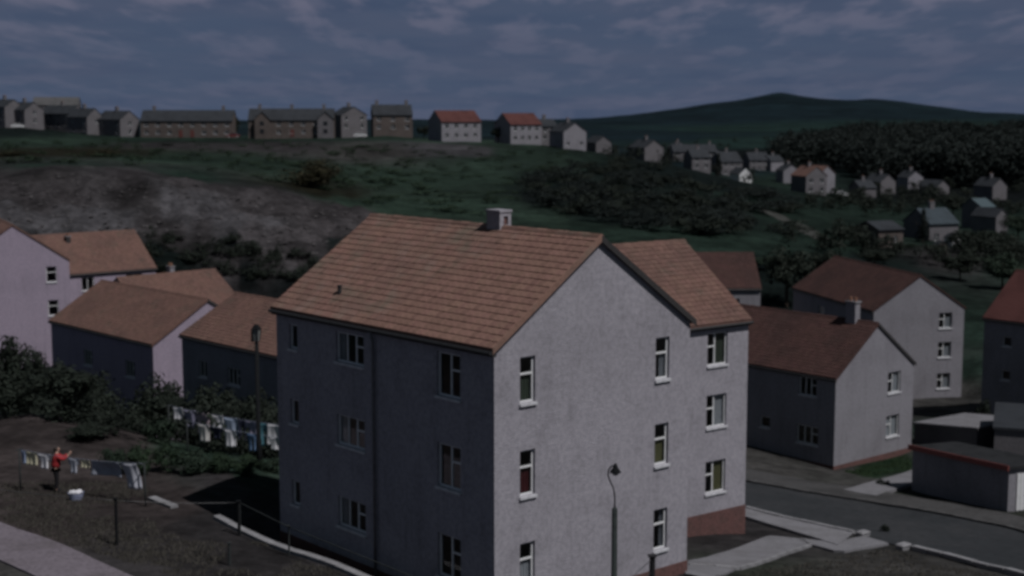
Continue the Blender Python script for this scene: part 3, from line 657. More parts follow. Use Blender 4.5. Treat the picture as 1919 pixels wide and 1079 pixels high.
# --- left-hand houses
house('terraced_house', 'tall pinkish white gable cut off by the left edge', 'A', HARL3, TILE2, [('y0', 6.7, 6.65, .8, 1.25, 'single'), ('y0', 6.75, 3.95, .8, 1.25, 'single')], verge_strips=False)
house('terraced_house', 'white walled house with orange roof facing us behind the left gable', 'B', HARL3, TILE2, [('y0', 5.2, 6.4, 1.2, 1.25, 'plain'), ('y0', 9.5, 6.4, 1.6, 1.25, 'plain'), ('y0', 5.2, 3.5, 1.2, 1.25, 'plain'), ('y0', 9.5, 3.5, 1.6, 1.25, 'plain')], verge_strips=False, chimneys=[(5.5, -.9, .4, .4, .55, DARKW, 'pots')])
house('terraced_house', 'dark fronted house with orange roof and narrow white gable strip, left of its twin', 'C', HARL3, TILE2, [('x0', 2.5, 4.6, 1.3, 1.1, 'three'), ('x0', 8.5, 4.6, 1.3, 1.1, 'three'), ('x0', 2.5, 2.0, 1.3, 1.1, 'three'), ('x0', 8.5, 2.0, 1.3, 1.1, 'three')])
house('terraced_house', 'dark fronted house with orange roof partly hidden by the big block', 'D', HARL2, TILE2, [('x0', 8.8, 4.1, .9, 1.0, 'plain'), ('x0', 5.2, 4.1, 1.3, 1.0, 'three'), ('x0', 8.0, 1.5, 1.3, 1.0, 'three')], verge_strips=False)
house('terraced_house', 'orange roof with small white chimney rising behind the two dark fronted houses', 'E', HARL2, TILE2, [], verge_strips=False, chimneys=[(5.0, .3, .42, .55, .75, HARL2, 'pots')])

# --- garage and outbuildings on the right
def shed(name, label, cat, p0, p1, depth, h0, h1, wall, roofm, fascia=None, door=False, over=.15):
    """long low flat roofed building: p0 near end, p1 far end of its long left side (world xy)"""
    a = Vector((p0[0], p0[1], 0)); b = Vector((p1[0], p1[1], 0)); d = (b - a); L = d.length; an = math.atan2(d.y, d.x)
    z = gz(*p0[:2]); z1 = gz(*p1[:2]); root = empty(name, (a.x, a.y, z), an, label, cat)
    mb = MB(); zb_ = z1 - z       # x along, y<0 is away to the right
    c = [(0, -depth, -1.5), (L, -depth, -1.5 + zb_), (L, 0, -1.5 + zb_), (0, 0, -1.5), (0, -depth, h0), (L, -depth, h1 + zb_), (L, 0, h1 + zb_), (0, 0, h0)]
    mb.hexa(c, 0); mb.build('wall', wall, root)
    mb = MB(); o = over
    for dz in (.004, .17): pass
    c = [(-o, -depth - o, h0 + .004), (L + o, -depth - o, h1 + zb_ + .004), (L + o, o, h1 + zb_ + .004), (-o, o, h0 + .004), (-o, -depth - o, h0 + .15), (L + o, -depth - o, h1 + zb_ + .15), (L + o, o, h1 + zb_ + .15), (-o, o, h0 + .15)]
    rf = MB(); rf.hexa(c); rf.build('roof', roofm, root)
    if fascia:
        mb = MB(); c = [(-o - .02, o, h0 - .04), (L + o, o, h1 + zb_ - .04), (L + o, o + .05, h1 + zb_ - .04), (-o - .02, o + .05, h0 - .04), (-o - .02, o, h0 + .22), (L + o, o, h1 + zb_ + .22), (L + o, o + .05, h1 + zb_ + .22), (-o - .02, o + .05, h0 + .22)]
        mb.hexa(c); mb.build('fascia', fascia, root)
    if door:
        mb = MB(); w_ = depth - .9
        for k in range(8):
            y0 = -.45 - w_ * (k + 1) / 8; mb.box(-.05, -.004, y0 + .012, y0 + w_ / 8 - .012, .02, h0 - .25)
        mb.build('door', WHITE, root)
    return root
g0 = at(1888, 957, 66.5); g1 = at(1708, 921, 73.6)
garage = shed('garage', 'long low lock-up garage with dark side wall and red roof edge', 'garage', g0, g1, 2.6, 2.05, 2.2, HARL2, mat('roofing_felt', (.030, .031, .034), .9, [(1.2, 4, .6, .4, .7, 1)], spec=.15), mat('red_fascia', (.30, .085, .075), .6, [(5, 3, .75, .4, .7, 1)], spec=.3), door=True)
s0 = at(1830, 838, 88); s1 = at(1713, 812, 92)
shed('outhouse', 'low flat roofed outhouse with pale concrete roof behind the garage', 'outhouse', s0, s1, 5.0, 1.3, 1.2, GREYH, CONC, None, over=.08)
t0 = at(1862, 850, 80); t1 = at(1866, 812, 90)
tr = shed('outhouse', 'dark outhouse with sloping felt roof between garage and right edge house', 'outhouse', t0, t1, 6.0, 2.4, 2.6, GREYH, SLATE, None, over=.1)

# --- houses along the skyline and down the far valley
def far_house(name, label, px, py, d, deg, A, B, h, rise, ridge, wall, roofm, wins=(), chim=1, group=None, cat='house', kxy=None):
    P0 = at(px, py, d); zb = P0[2]
    q = [P0[0], P0[1], math.radians(deg), A, B, zb + h, rise, zb]
    ch = []
    T_ = A if ridge == 'a' else B
    for k in range(chim): ch.append((T_ * (.5 if chim == 1 else .12 + .76 * k / (chim - 1)), 0, .9, .7, 1.1, GREYH, 'pots'))
    return house(name, label, None, wall, roofm, wins, tiles=False, chimneys=ch, q=q, ridge=ridge, verge_strips=False, gut=False, eo=.3, vo=.15, smp=True, cat=cat, group=group)
def wgrid(face, L, n, rows_, w=1.2, h=1.2, st='plain', m0=1.0, skip=()):
    o = []
    for i in range(n):
        for j, z in enumerate(rows_):
            if (i, j) in skip: continue
            o.append((face, m0 + (L - 2 * m0 - w) * (i / (n - 1) if n > 1 else .5), z, w, h, st))
    return o
far_house('semi_house', 'skyline house at the far left edge, narrow lit gable beside dark front', 10, 232, 440, 36, 9, 6.6, 5.2, 2.1, 'a', GREYH, SLATE, wgrid('x0', 9, 2, (1, 3.7)))
far_house('semi_house', 'second skyline house from the left with square pale gable', 47, 236, 440, 36, 9, 6.8, 4.9, 2.2, 'a', GREYH, SLATE, wgrid('y0', 7.2, 1, (1, 3.4)) + wgrid('x0', 9, 2, (1, 3.4)))
far_house('hall', 'broad building with pale grey roof rising behind the left skyline houses', 62, 236, 500, 80, 10, 15, 7.2, 2.6, 'b', GREYH, PALER, [], 0, cat='hall')
far_house('semi_house', 'third skyline house from the left with dark front and slim gable', 130, 243, 445, 34, 14, 7.0, 5.0, 2.4, 'a', GREYH, SLATE, wgrid('x0', 11, 3, (1, 3.4)))
far_house('semi_house', 'fourth skyline house from the left with leaning strip of lit gable', 164, 252, 432, 34, 9, 6.0, 5.3, 2.4, 'a', GREYH, SLATE, wgrid('y0', 7.5, 1, (3.4,)) + wgrid('x0', 8, 2, (1, 3.4)))
far_house('semi_house', 'fifth skyline house with broad lit gable next to the long dark terrace', 226, 257, 430, 36, 11, 7.0, 5.3, 2.4, 'a', GREYH, SLATE, wgrid('y0', 7.4, 1, (1, 3.4)) + wgrid('x0', 10, 2, (1, 3.4)))
DOORR = mat('red_door', (.13, .045, .04), .6)
ter = far_house('terraced_house', 'long brown skyline terrace with dark roof and red doors in its middle', 264, 257, 432, 88, 9, 27, 4.9, 3.0, 'b', STONE, SLATE, [w for w in wgrid('y0', 27, 8, (.9, 3.2), 1.3, 1.1) if not 11 < w[1] < 16 or w[2] > 2], 2)
for xd in (11.2, 14.6):
    mb = MB(); mb.box(xd, xd + 1.1, -.05, .05, 0, 2.1); mb.build('door', DOORR, ter)
ter2 = far_house('terraced_house', 'brown skyline terrace with projecting pale gables left of the red roofed pair', 466, 256, 432, 86, 9, 25, 5.0, 3.2, 'b', STONE, SLATE, [w for w in wgrid('y0', 25, 7, (.9, 3.2), 1.2, 1.1) if 6 < w[1] < 20], 3)
for x0_, w_ in ((2.0, 4.2), (20.4, 4.6)):        # its two gabled wings
    mb = MB(); h_ = 5.3; mb.box(x0_, x0_ + w_, -1.6, -.01, -1, h_); mb.face([(x0_, -1.6, h_), (x0_ + w_, -1.6, h_), (x0_ + w_ / 2, -1.6, h_ + 2.0)])
    o = mb.build('gable_wing', GREYH if x0_ > 5 else STONE, ter2)
    rb = MB()
    for s in (-1, 1):
        xa = x0_ + w_ / 2; xe = xa + s * (w_ / 2 + .25); ze_ = h_ - .2
        c = [(xa, -1.8, h_ + 2.02), (xa, 2.5, h_ + 2.02), (xe, 2.5, ze_), (xe, -1.8, ze_)]
        rb.hexa([*c, *[(p[0], p[1], p[2] + .12) for p in c]])
    rb.build('wing_roof', SLATE, ter2)
    for z_ in (1.0, 3.3):
        mb = MB(); mb.box(x0_ + w_ / 2 - .6, x0_ + w_ / 2 + .6, -1.64, -1.603, z_, z_ + 1.2); mb.build('window', DGLASS, ter2)
mb = MB(); mb.box(12.2, 13.4, -.05, .05, 0, 2.1); mb.build('door', DOORR, ter2)
far_house('semi_house', 'grey skyline house squeezed behind the gabled terrace', 640, 246, 445, 60, 8, 8.5, 5.0, 2.4, 'a', GREYH, SLATE, wgrid('y0', 8.5, 2, (1, 3.4)))
far_house('semi_house', 'brown skyline house with dark roof just left of the red roofed pair', 700, 247, 428, 80, 9, 11.5, 5.0, 2.9, 'b', STONE, SLATE, wgrid('y0', 11.5, 3, (.9, 3.2)), 2)
far_house('semi_house', 'left one of two white skyline houses with red roofs', 828, 263, 405, 66, 10.5, 11.8, 5.2, 3.0, 'b', HARL2, REDR, wgrid('y0', 11.6, 4, (.8, 3.3), 1.1, 1.2), 0)
far_house('semi_house', 'right one of two white skyline houses with red roofs', 957, 268, 405, 64, 10.5, 9.6, 5.2, 3.0, 'b', HARL2, REDR, wgrid('y0', 9.6, 4, (.8, 3.3), 1.0, 1.2), 0)
far_house('semi_house', 'greyish house tucked behind the right red roofed skyline house', 1012, 266, 425, 70, 8, 5.5, 4.6, 2.0, 'b', GREYH, SLATE, wgrid('y0', 5.5, 2, (.8, 3)), 1)
far_house('semi_house', 'white gabled house stepping down the right end of the skyline row', 1056, 278, 395, 66, 9, 6.9, 4.6, 2.3, 'a', HARL2, SLATE, wgrid('y0', 6.9, 2, (.8,), .9, 1.0), 1)
far_house('semi_house', 'small pale gable peeping over the trees right of the skyline row', 1117, 287, 430, 72, 9, 4.8, 3.2, 1.8, 'a', GREYH, SLATE, [], 0)
far_house('semi_house', 'pale gable above the dark trees half way down the right slope', 1208, 300, 440, 62, 9, 6.8, 3.8, 2.2, 'a', GREYH, SLATE, [], 1)
far_house('terraced_house', 'long grey roofed terrace low in the valley left of the dark conifer', 1262, 306, 560, 84, 8, 17, 4.5, 2.6, 'b', GREYH, SLATE, wgrid('y0', 17, 5, (.8, 3)), 2)
far_house('semi_house', 'grey roofed valley house beside the dark conifer', 1352, 330, 500, 70, 9, 8, 5, 3.2, 'b', GREYH, SLATE, wgrid('y0', 8, 3, (.8, 3.2)), 1)
far_house('semi_house', 'small bright white walled cottage low in the valley', 1386, 344, 470, 66, 6, 4.6, 3.2, 1.8, 'a', WHITE, SLATE, [], 0)
far_house('semi_house', 'slate roofed valley house right of the bright white cottage', 1405, 322, 560, 78, 8, 8, 4.6, 2.8, 'b', GREYH, SLATE, wgrid('y0', 8, 3, (.8, 3)), 1)
far_house('semi_house', 'tall valley house with orange roof in front of the dark wood', 1510, 366, 400, 70, 8, 6.6, 5.4, 2.4, 'a', GREYH, TILE2, wgrid('y0', 6.6, 2, (1, 3.4)), 1)
far_house('semi_house', 'low wing house with orange roof touching the tall valley house', 1536, 352, 430, 64, 7, 5.6, 4.2, 2.2, 'a', HARL2, TILE2, [], 0)
far_house('stone_house', 'grey stone house with blue slate roof among the trees on the right', 1741, 462, 245, 70, 7.5, 5.8, 3.9, 2.3, 'b', GREYH, mat('blue_slate', (.042, .058, .072), .7, [(.7, 3, .75, .4, .7, 1)], spec=.3), wgrid('y0', 5.8, 2, (1.0,), .9, 1.2), 1)
far_house('stone_house', 'roughcast brown house under the trees left of the blue slate roof', 1645, 492, 215, 68, 6, 4.4, 4.9, 1.0, 'b', STONE, SLATE, wgrid('y0', 4.4, 2, (.8, 2.9), .7, 1.0), 0)
far_house('semi_house', 'grey valley house with dim front between the long terrace and the conifer', 1297, 319, 470, 76, 8, 6.4, 4.2, 2.4, 'b', GREYH, SLATE, wgrid('y0', 6.4, 2, (.8, 2.9)), 1)
far_house('semi_house', 'small grey house low at right beyond the blue slate roof', 1838, 412, 285, 70, 6, 3.2, 2.6, 1.4, 'b', GREYH, mat('blue_grey_roof', (.07, .10, .115), .7, spec=.3), [], 0)
far_house('semi_house', 'pale little gable near the right edge among the trees', 1866, 432, 265, 62, 6, 3.0, 2.6, 1.3, 'a', GREYH, SLATE, [], 0)
far_house('semi_house', 'tiny grey roofed house right of the tall valley house with orange roof', 1612, 372, 400, 72, 6, 5.0, 3.0, 1.8, 'b', GREYH, SLATE, [], 1)
for px_, py_, d_, w_, lab_ in ((1262, 292, 600, 6.5, 'small grey house peeping from behind the left end of the long valley terrace'), (1322, 300, 620, 7, 'small house close behind the dim fronted valley house by the conifer'),
                               (1445, 318, 560, 6, 'small pale gable directly right of the slate roofed valley house'), (1468, 338, 500, 6, 'small house touching the left side of the tall orange roofed valley house'),
                               (1650, 362, 420, 5.5, 'small gabled house second to the right of the parked white car'), (1702, 352, 470, 5.5, 'small white gabled house at the lower edge of the far dark wood'),
                               (1860, 372, 390, 5, 'small gabled house near the right edge just below the far dark wood')):
    far_house('semi_house', lab_, px_, py_, d_, 64 + (px_ % 5) * 5, 7, w_, 3.4, 2.0, 'b' if px_ % 2 else 'a', HARL2 if px_ % 3 else GREYH, SLATE, [], 1, group='small houses scattered in the far valley')
far_house('semi_house', 'pale end wall of a house half hidden in the dark trees on the right', 1755, 372, 420, 60, 7, 5, 3.4, 1.8, 'a', GREYH, SLATE, [], 0)
# ------------------------------------------------------------------ plants
def crown_mesh(name, seed, n, blobs, leaf, mt, squash=1.0, spire=False, dense=.55):
    """leaf-sized faces gathered in clumps; unit crown: radius about 1, base at z=0, top at z=2"""
    r = np.random.default_rng(seed); C, R = [], []
    for k in range(blobs):
        if spire:
            z = r.uniform(.05, 1.85); w = .85 * (1 - z / 2.05); a = r.uniform(0, 6.28); C.append((math.cos(a) * w * .6, math.sin(a) * w * .6, z)); R.append(.18 + w * .45)
        else:
            while True:
                p = r.uniform(-1, 1, 3)
                if .15 < np.linalg.norm(p) < .85: break
            C.append((p[0] * .82, p[1] * .82, 1 + p[2] * .78)); R.append(r.uniform(.22, .46))
    C, R = np.array(C), np.array(R); k = r.integers(0, blobs, n)
    d = r.normal(size=(n, 3)); d /= np.linalg.norm(d, axis=1, keepdims=True)
    rad = R[k] * (dense + (1 - dense) * r.random(n) ** .5) * r.uniform(.75, 1.12, n)
    P = C[k] + d * rad[:, None]; P[:, 2] = np.maximum(P[:, 2], .02)
    nn = d + r.normal(size=(n, 3)) * .30; nn[:, 2] += .25; nn /= np.linalg.norm(nn, axis=1, keepdims=True)
    t = np.cross(nn, r.normal(size=(n, 3))); t /= np.linalg.norm(t, axis=1, keepdims=True); b = np.cross(nn, t)
    sz = leaf * r.uniform(.55, 1.35, n)[:, None]
    V = np.stack([P - t * sz, P - b * sz * .55, P + t * sz, P + b * sz * .55], 1).reshape(-1, 3)
    V[:, 2] *= squash
    me = bpy.data.meshes.new(name); me.from_pydata(V.tolist(), [], np.arange(4 * n).reshape(-1, 4).tolist()); me.materials.append(mt); me.update()
    return me, V
CR = dict(dark=[crown_mesh('crown', s_, 3200, 24, .062, LEAF)[0] for s_ in (1, 2, 3)], mid=[crown_mesh('crown', s_, 3200, 24, .062, LEAF2)[0] for s_ in (4, 5, 6)],
          gorse=[crown_mesh('crown', s_, 3400, 30, .055, LEAF3)[0] for s_ in (7, 8)], spire=[crown_mesh('crown', s_, 1100, 26, .085, LEAF4, spire=True)[0] for s_ in (9, 10)],
          hedge=[crown_mesh('crown', s_, 2600, 22, .06, LEAF5)[0] for s_ in (11, 12, 13)])
def trunk_mesh():
    mb = MB(); mb.tube([(0, 0, -.4), (.01, 0, .25), (.03, .01, .7), (.0, .02, 1.25)], [.085, .06, .045, .02], 7)
    for a, z, l in ((.4, .45, .55), (2.4, .6, .5), (4.3, .52, .6), (5.4, .8, .4)):
        mb.tube([(0.015, 0, z), (math.cos(a) * l * .5, math.sin(a) * l * .5, z + .26), (math.cos(a) * l, math.sin(a) * l, z + .62)], [.035, .025, .008], 5)
    return mb.mesh('trunk', TRUNK)
TRK = trunk_mesh()
def plant(name, label, cat, px, ytop, d, wpx, kind, trunk=True, group=None, sink=0.0, lift=.22):
    """a tree or shrub standing on the ground d metres away"""
    v = ray(px, 500); x = v[0] / v[1] * d; z = gz(x, d); top = at(px, ytop, d)[2]; h = max(top - z, .4); rx = wpx * d / F_PX / 2
    root = empty(name, (x, d, z - sink), RND.uniform(0, 6.28), label, cat, group)
    c = link('crown' if trunk else 'foliage', CR[kind][RND.randrange(len(CR[kind]))], root)
    z0 = h * lift if trunk else -h * .08
    c.location = (0, 0, z0); c.scale = (rx, rx * RND.uniform(.85, 1.1), (h - z0) / 1.95)
    if trunk:
        t = link('trunk', TRK, root); k = h * .55; t.scale = (k * .9, k * .9, k)
    return root
T = plant
T('tree', 'broad dark tree behind the maroon roofed house and the white three storey gable', 'tree', 1475, 452, 150, 120, 'dark')
T('tree', 'dark tree rising over the left end of the three storey red roof', 'tree', 1545, 462, 158, 100, 'dark')
T('tree', 'dark tree low behind the maroon roof next to the second block', 'tree', 1425, 478, 165, 70, 'mid')
T('conifer', 'tall black conifer standing among the valley roofs', 'tree', 1343, 288, 430, 24, 'spire', lift=.05)
T('conifer', 'small dark conifer beside the pale gable half way down the slope', 'tree', 1250, 276, 425, 26, 'spire', lift=.05)
T('conifer', 'dark conifer left of the blue slate roofed stone house', 'tree', 1727, 392, 236, 34, 'spire', lift=.05)
T('conifer', 'dark conifer left of the roughcast brown house', 'tree', 1634, 432, 206, 32, 'spire', lift=.05)
T('tree', 'green tree in front of the blue slate roofed stone house', 'tree', 1700, 455, 214, 46, 'mid')
T('tree', 'rounded tree right of the blue slate roofed stone house', 'tree', 1838, 428, 232, 74, 'mid')
T('tree', 'tree at the right edge on the wooded slope', 'tree', 1905, 398, 250, 84, 'mid')
T('tree', 'dark tree above the blue slate roof', 'tree', 1782, 362, 320, 60, 'dark')
T('tree', 'tree between the red gable roof and the right edge house', 'tree', 1800, 470, 178, 90, 'dark')
T('tree', 'leafy tree behind the bright red roof at the right edge', 'tree', 1880, 470, 172, 96, 'mid')
T('tree', 'tree over the ridge of the three storey red roof', 'tree', 1640, 462, 184, 76, 'dark')
T('tree', 'dark bushy tree between the two red roofed skyline houses', 'tree', 934, 236, 412, 34, 'dark')
T('tree', 'dark tree between the brown skyline house and the red roofed pair', 'tree', 796, 234, 425, 34, 'dark')
T('tree', 'dark tree in the gap between the two brown skyline terraces', 'tree', 446, 216, 440, 22, 'dark')
T('gorse_bush', 'big brown green gorse bush on the open hillside above the spoil bank', 'bush', 590, 296, 222, 138, 'gorse', False)
T('gorse_bush', 'wide dark gorse bush above the left part of the spoil bank', 'bush', 195, 279, 262, 104, 'gorse', False)
T('gorse_bush', 'gorse bush by the left edge above the spoil bank', 'bush', 22, 282, 258, 84, 'gorse', False)
T('bush', 'small dark bush on the slope below the long brown terrace', 'bush', 318, 268, 330, 34, 'dark', False)
# dark growth in the hollow on the left
T('tree', 'dark tree with thin trunk standing behind the clothes line', 'tree', 112, 672, 63, 150, 'dark', lift=.3)
T('bush', 'dark bush against the pinkish gable at the left edge', 'bush', 14, 590, 90, 120, 'dark', False)
T('bush', 'dark bush at the near foot of the pinkish gable', 'bush', 78, 640, 84, 100, 'dark', False)
T('bush', 'dark bush before the left end of the dark fronted house', 'bush', 165, 688, 74, 120, 'dark', False)
T('bush', 'dark bush below the narrow white gable strip', 'bush', 292, 690, 72, 120, 'dark', False)
T('bush', 'dark bush under the windows of the twin house', 'bush', 395, 700, 72, 120, 'dark', False)
T('bush', 'dark bush beside the street lamp at the twin house', 'bush', 470, 716, 70, 90, 'dark', False)
T('bush', 'dark bush at the left edge above the clothes line', 'bush', 12, 672, 64, 120, 'dark', False)
T('bush', 'leafy green bush at the left end of the second clothes line', 'bush', 292, 778, 61, 84, 'mid', False)
T('bush', 'low dark bush behind the red topped person', 'bush', 150, 790, 58.5, 120, 'dark', False)
# hedge along the terrace edge
hedge = empty('hedge', tuple(hit(360, 882)), 0, 'long uneven green hedge in front of the second clothes line', 'hedge')
for k, (px, yt, w_) in enumerate(((215, 830, 80), (262, 822, 84), (312, 826, 90), (362, 836, 88), (412, 842, 92), (462, 846, 88), (508, 852, 76))):
    p = hit(px, 884 + (k % 2) * 4); c = link('foliage', CR['hedge' if k % 3 else 'mid'][k % 3], hedge); h_ = at(px, yt, p.y)[2] - p.z; r_ = w_ * p.y / F_PX / 2
    c.location = (p.x - hedge.location.x, p.y - hedge.location.y, p.z - hedge.location.z - .1); c.scale = (r_, r_ * .8, h_ / 1.9); c.rotation_euler = (0, 0, k * 1.3)
T('bush', 'small dark bush at the road mouth of the concrete path', 'bush', 1674, 1012, 51.2 + 9, 22, 'dark', False)
T('bush', 'small dark bush at the near end of the path by the garage', 'bush', 1668, 896, 74.5, 34, 'dark', False)
T('bush', 'dark bush at the foot of the right edge house', 'bush', 1858, 742, 96, 44, 'dark', False)

def mass(name, spots, seeds, n, leaf, mt, squash=1.0):
    """many crowns joined into one thicket; spots: x, y, z, radius, height"""
    base = [crown_mesh('tmp', s_, n, 12, leaf, mt)[1] for s_ in seeds]; V = []
    for k, (x, y, z, r_, h) in enumerate(spots):
        b = base[k % len(base)]; a = k * 2.4; ca, sa = math.cos(a), math.sin(a)
        V.append(np.stack([(b[:, 0] * ca - b[:, 1] * sa) * r_ + x, (b[:, 0] * sa + b[:, 1] * ca) * r_ + y, b[:, 2] * h / 1.95 + z - h * .08], 1))
    V = np.concatenate(V); me = bpy.data.meshes.new(name); me.vertices.add(len(V)); me.vertices.foreach_set('co', V.ravel().astype(np.float32))
    nf = len(V) // 4; me.loops.add(len(V)); me.loops.foreach_set('vertex_index', np.arange(len(V), dtype=np.int32)); me.polygons.add(nf)
    me.polygons.foreach_set('loop_start', np.arange(0, len(V), 4, dtype=np.int32)); me.materials.append(mt); me.update(calc_edges=True); me.validate()
    o = link(name, me); o['kind'] = 'stuff'; return o
def scatter(poly, n, dmin, dmax, rr, hh, seed, hitmode=True):
    """ground points whose sight line falls inside a picture polygon"""
    r = random.Random(seed); xs = [p[0] for p in poly]; ys = [p[1] for p in poly]; o = []; tries = 0
    P = []
    while len(P) < n and tries < n * 30:
        tries += 1; x, y = r.uniform(min(xs), max(xs)), r.uniform(min(ys), max(ys)); ins = False
        for (x0, y0), (x1, y1) in zip(poly, poly[1:] + poly[:1]):
            if (y0 > y) != (y1 > y) and x < (x1 - x0) * (y - y0) / (y1 - y0) + x0: ins = not ins
        if ins: P.append((x, y))
    for x, y in P:
        p = hit(x, y, dmin, dmax)
        if p.y >= dmax - 1: continue
        o.append((p.x, p.y, p.z, r.uniform(*rr), r.uniform(*hh)))
    return o
wood = scatter([(950, 345), (1010, 322), (1120, 312), (1160, 300), (1240, 310), (1330, 340), (1420, 352), (1500, 400), (1440, 400), (1500, 440), (1380, 446), (1250, 436), (1130, 420), (1020, 388)], 170, 150, 500, (2.2, 4.8), (1.6, 3.6), 5)
mass('hillside_thicket', wood[::2], (21, 22, 23), 520, .075, LEAF4); mass('hillside_thicket', wood[1::2], (51, 52, 53), 520, .075, LEAF)
low_wood = scatter([(1430, 460), (1560, 480), (1640, 500), (1700, 490), (1919, 520), (1919, 470), (1810, 465), (1700, 480), (1600, 440), (1540, 440)], 36, 130, 300, (2.0, 3.6), (2.4, 4.6), 6)
low_wood += scatter([(1500, 392), (1640, 410), (1740, 392), (1919, 420), (1919, 350), (1700, 352), (1560, 372)], 46, 200, 600, (2.4, 4.2), (2.4, 4.8), 7)
mass('valley_trees', low_wood, (24, 25, 26), 420, .085, LEAF)
hollow = []
for k in range(64):
    d = RND.uniform(59, 84); px = RND.uniform(70, 530); v = ray(px, 700); x = v[0] / v[1] * d; z = gz(x, d); top = at(px, RND.uniform(705, 800), d)[2]
    if main_uv(x, d)[1] > 0 or main_uv(x, d)[0] > 14: hollow.append((x, d, z, RND.uniform(.9, 1.9), min(max(top - z, 1.0), 4.5)))
mass('hollow_thicket', hollow, (41, 42, 43), 420, .075, LEAF)
dark = scatter([(1440, 300), (1520, 276), (1600, 255), (1700, 252), (1919, 258), (1919, 352), (1760, 352), (1640, 345), (1560, 312), (1460, 316)], 620, 300, 1500, (6, 11), (10, 17), 8)
mass('far_wood', dark, (27, 28, 29), 330, .082, LEAF4)
gor = scatter([(0, 262), (420, 262), (1080, 285), (1060, 330), (900, 410), (700, 390), (640, 370), (420, 320), (0, 306)], 240, 170, 460, (1.0, 2.8), (.5, 1.3), 9)
mass('hill_scrub', gor, (31, 32), 150, .12, LEAF5)
bankv = scatter([(280, 440), (420, 452), (560, 470), (640, 500), (560, 530), (300, 520), (250, 470)], 60, 130, 200, (.7, 1.8), (.7, 1.7), 10)
mass('bank_scrub', bankv, (33, 34), 260, .10, LEAF)
far_tr = scatter([(1100, 300), (1220, 268), (1440, 262), (1500, 330), (1420, 350), (1300, 320)], 24, 300, 1200, (2.2, 4), (3, 5.5), 12)
mass('valley_shrubs', far_tr, (35, 36), 220, .10, LEAF)

# loose stones on the spoil bank
def stones(name, spots, mt, seed):
    r = random.Random(seed); mb = MB()
    for (x, y, z, a, b) in spots:
        t = [(x + a * math.cos(k * math.pi / 3 + a) * r.uniform(.6, 1.1), y + a * math.sin(k * math.pi / 3 + a) * r.uniform(.6, 1.1), z + b * r.uniform(.0, .35)) for k in range(6)]
        top = (x + a * r.uniform(-.3, .3), y + a * r.uniform(-.3, .3), z + b); i = len(mb.v); mb.v += t + [top]
        for k in range(6): mb.f.append((i + k, i + (k + 1) % 6, i + 6)); mb.mi.append(0)
    o = mb.build(name, mt); o['kind'] = 'stuff'
ROCK = mat('bank_rock', (.10, .093, .097), .95, [(.6, 4, .6, .4, .7, 1)], [(3, .7, .08)], island=.35, spec=.1)
stones('bank_stones', scatter([(0, 345), (120, 325), (360, 345), (690, 405), (690, 470), (520, 480), (250, 440), (0, 440)], 420, 140, 210, (.12, .42), (.06, .22), 44), ROCK, 45)
# tufts of rough grass on the open ground in front
def tufts(name, spots, mt, hgt, seed):
    r = np.random.default_rng(seed); n = len(spots); k = 5
    S_ = np.repeat(np.array(spots), k, 0); a = r.uniform(0, 6.28, n * k); l = hgt * r.uniform(.5, 1.3, n * k); off = r.normal(size=(n * k, 2)) * .06
    B = S_ + np.concatenate([off, np.full((n * k, 1), -.02)], 1); t = np.stack([np.cos(a), np.sin(a), 0 * a], 1); lean = np.stack([np.sin(a * 3.1), np.cos(a * 2.3), 0 * a], 1) * (l * .5)[:, None]
    w_ = .022; V = np.stack([B - t * w_, B + t * w_, B + lean + np.stack([0 * a, 0 * a, l], 1)], 1).reshape(-1, 3)
    me = bpy.data.meshes.new(name); me.from_pydata(V.tolist(), [], np.arange(len(V)).reshape(-1, 3).tolist()); me.materials.append(mt); o = link(name, me); o['kind'] = 'stuff'
def ground_pts(poly, n, seed):
    r = random.Random(seed); P = [hit(*p) for p in poly]; xs = [p.x for p in P]; ys = [p.y for p in P]; X = []
    while len(X) < n:
        x, y = r.uniform(min(xs), max(xs)), r.uniform(min(ys), max(ys)); ins = False
        for a, b in zip(P, P[1:] + P[:1]):
            if (a.y > y) != (b.y > y) and x < (b.x - a.x) * (y - a.y) / (b.y - a.y) + a.x: ins = not ins
        if ins and main_uv(x, y)[1] > 1.3 or ins and x > 4: X.append((x, y))
    X = np.array(X); keep = fbm(X[:, 0] * .5, X[:, 1] * .5, 3, 3) > -.12; X = X[keep]
    return np.concatenate([X, terrain(X[:, 0], X[:, 1])[:, None]], 1)
DRY = mat('dry_grass', (.078, .072, .064), .9, island=.35, spec=.1); FRESH = mat('fresh_grass', (.035, .058, .030), .9, island=.35, spec=.1)
tufts('rough_grass', ground_pts([(0, 905), (300, 905), (640, 1079), (330, 1079), (120, 1018), (0, 972)], 4200, 1), DRY, .11, 2)
tufts('rough_grass', ground_pts([(1400, 1070), (1660, 1030), (1919, 1090), (1919, 1120), (1400, 1120)], 1800, 3), DRY, .09, 4)
tufts('rough_grass', ground_pts([(1580, 885), (1700, 852), (1712, 880), (1640, 895)], 900, 5), FRESH, .14, 6)

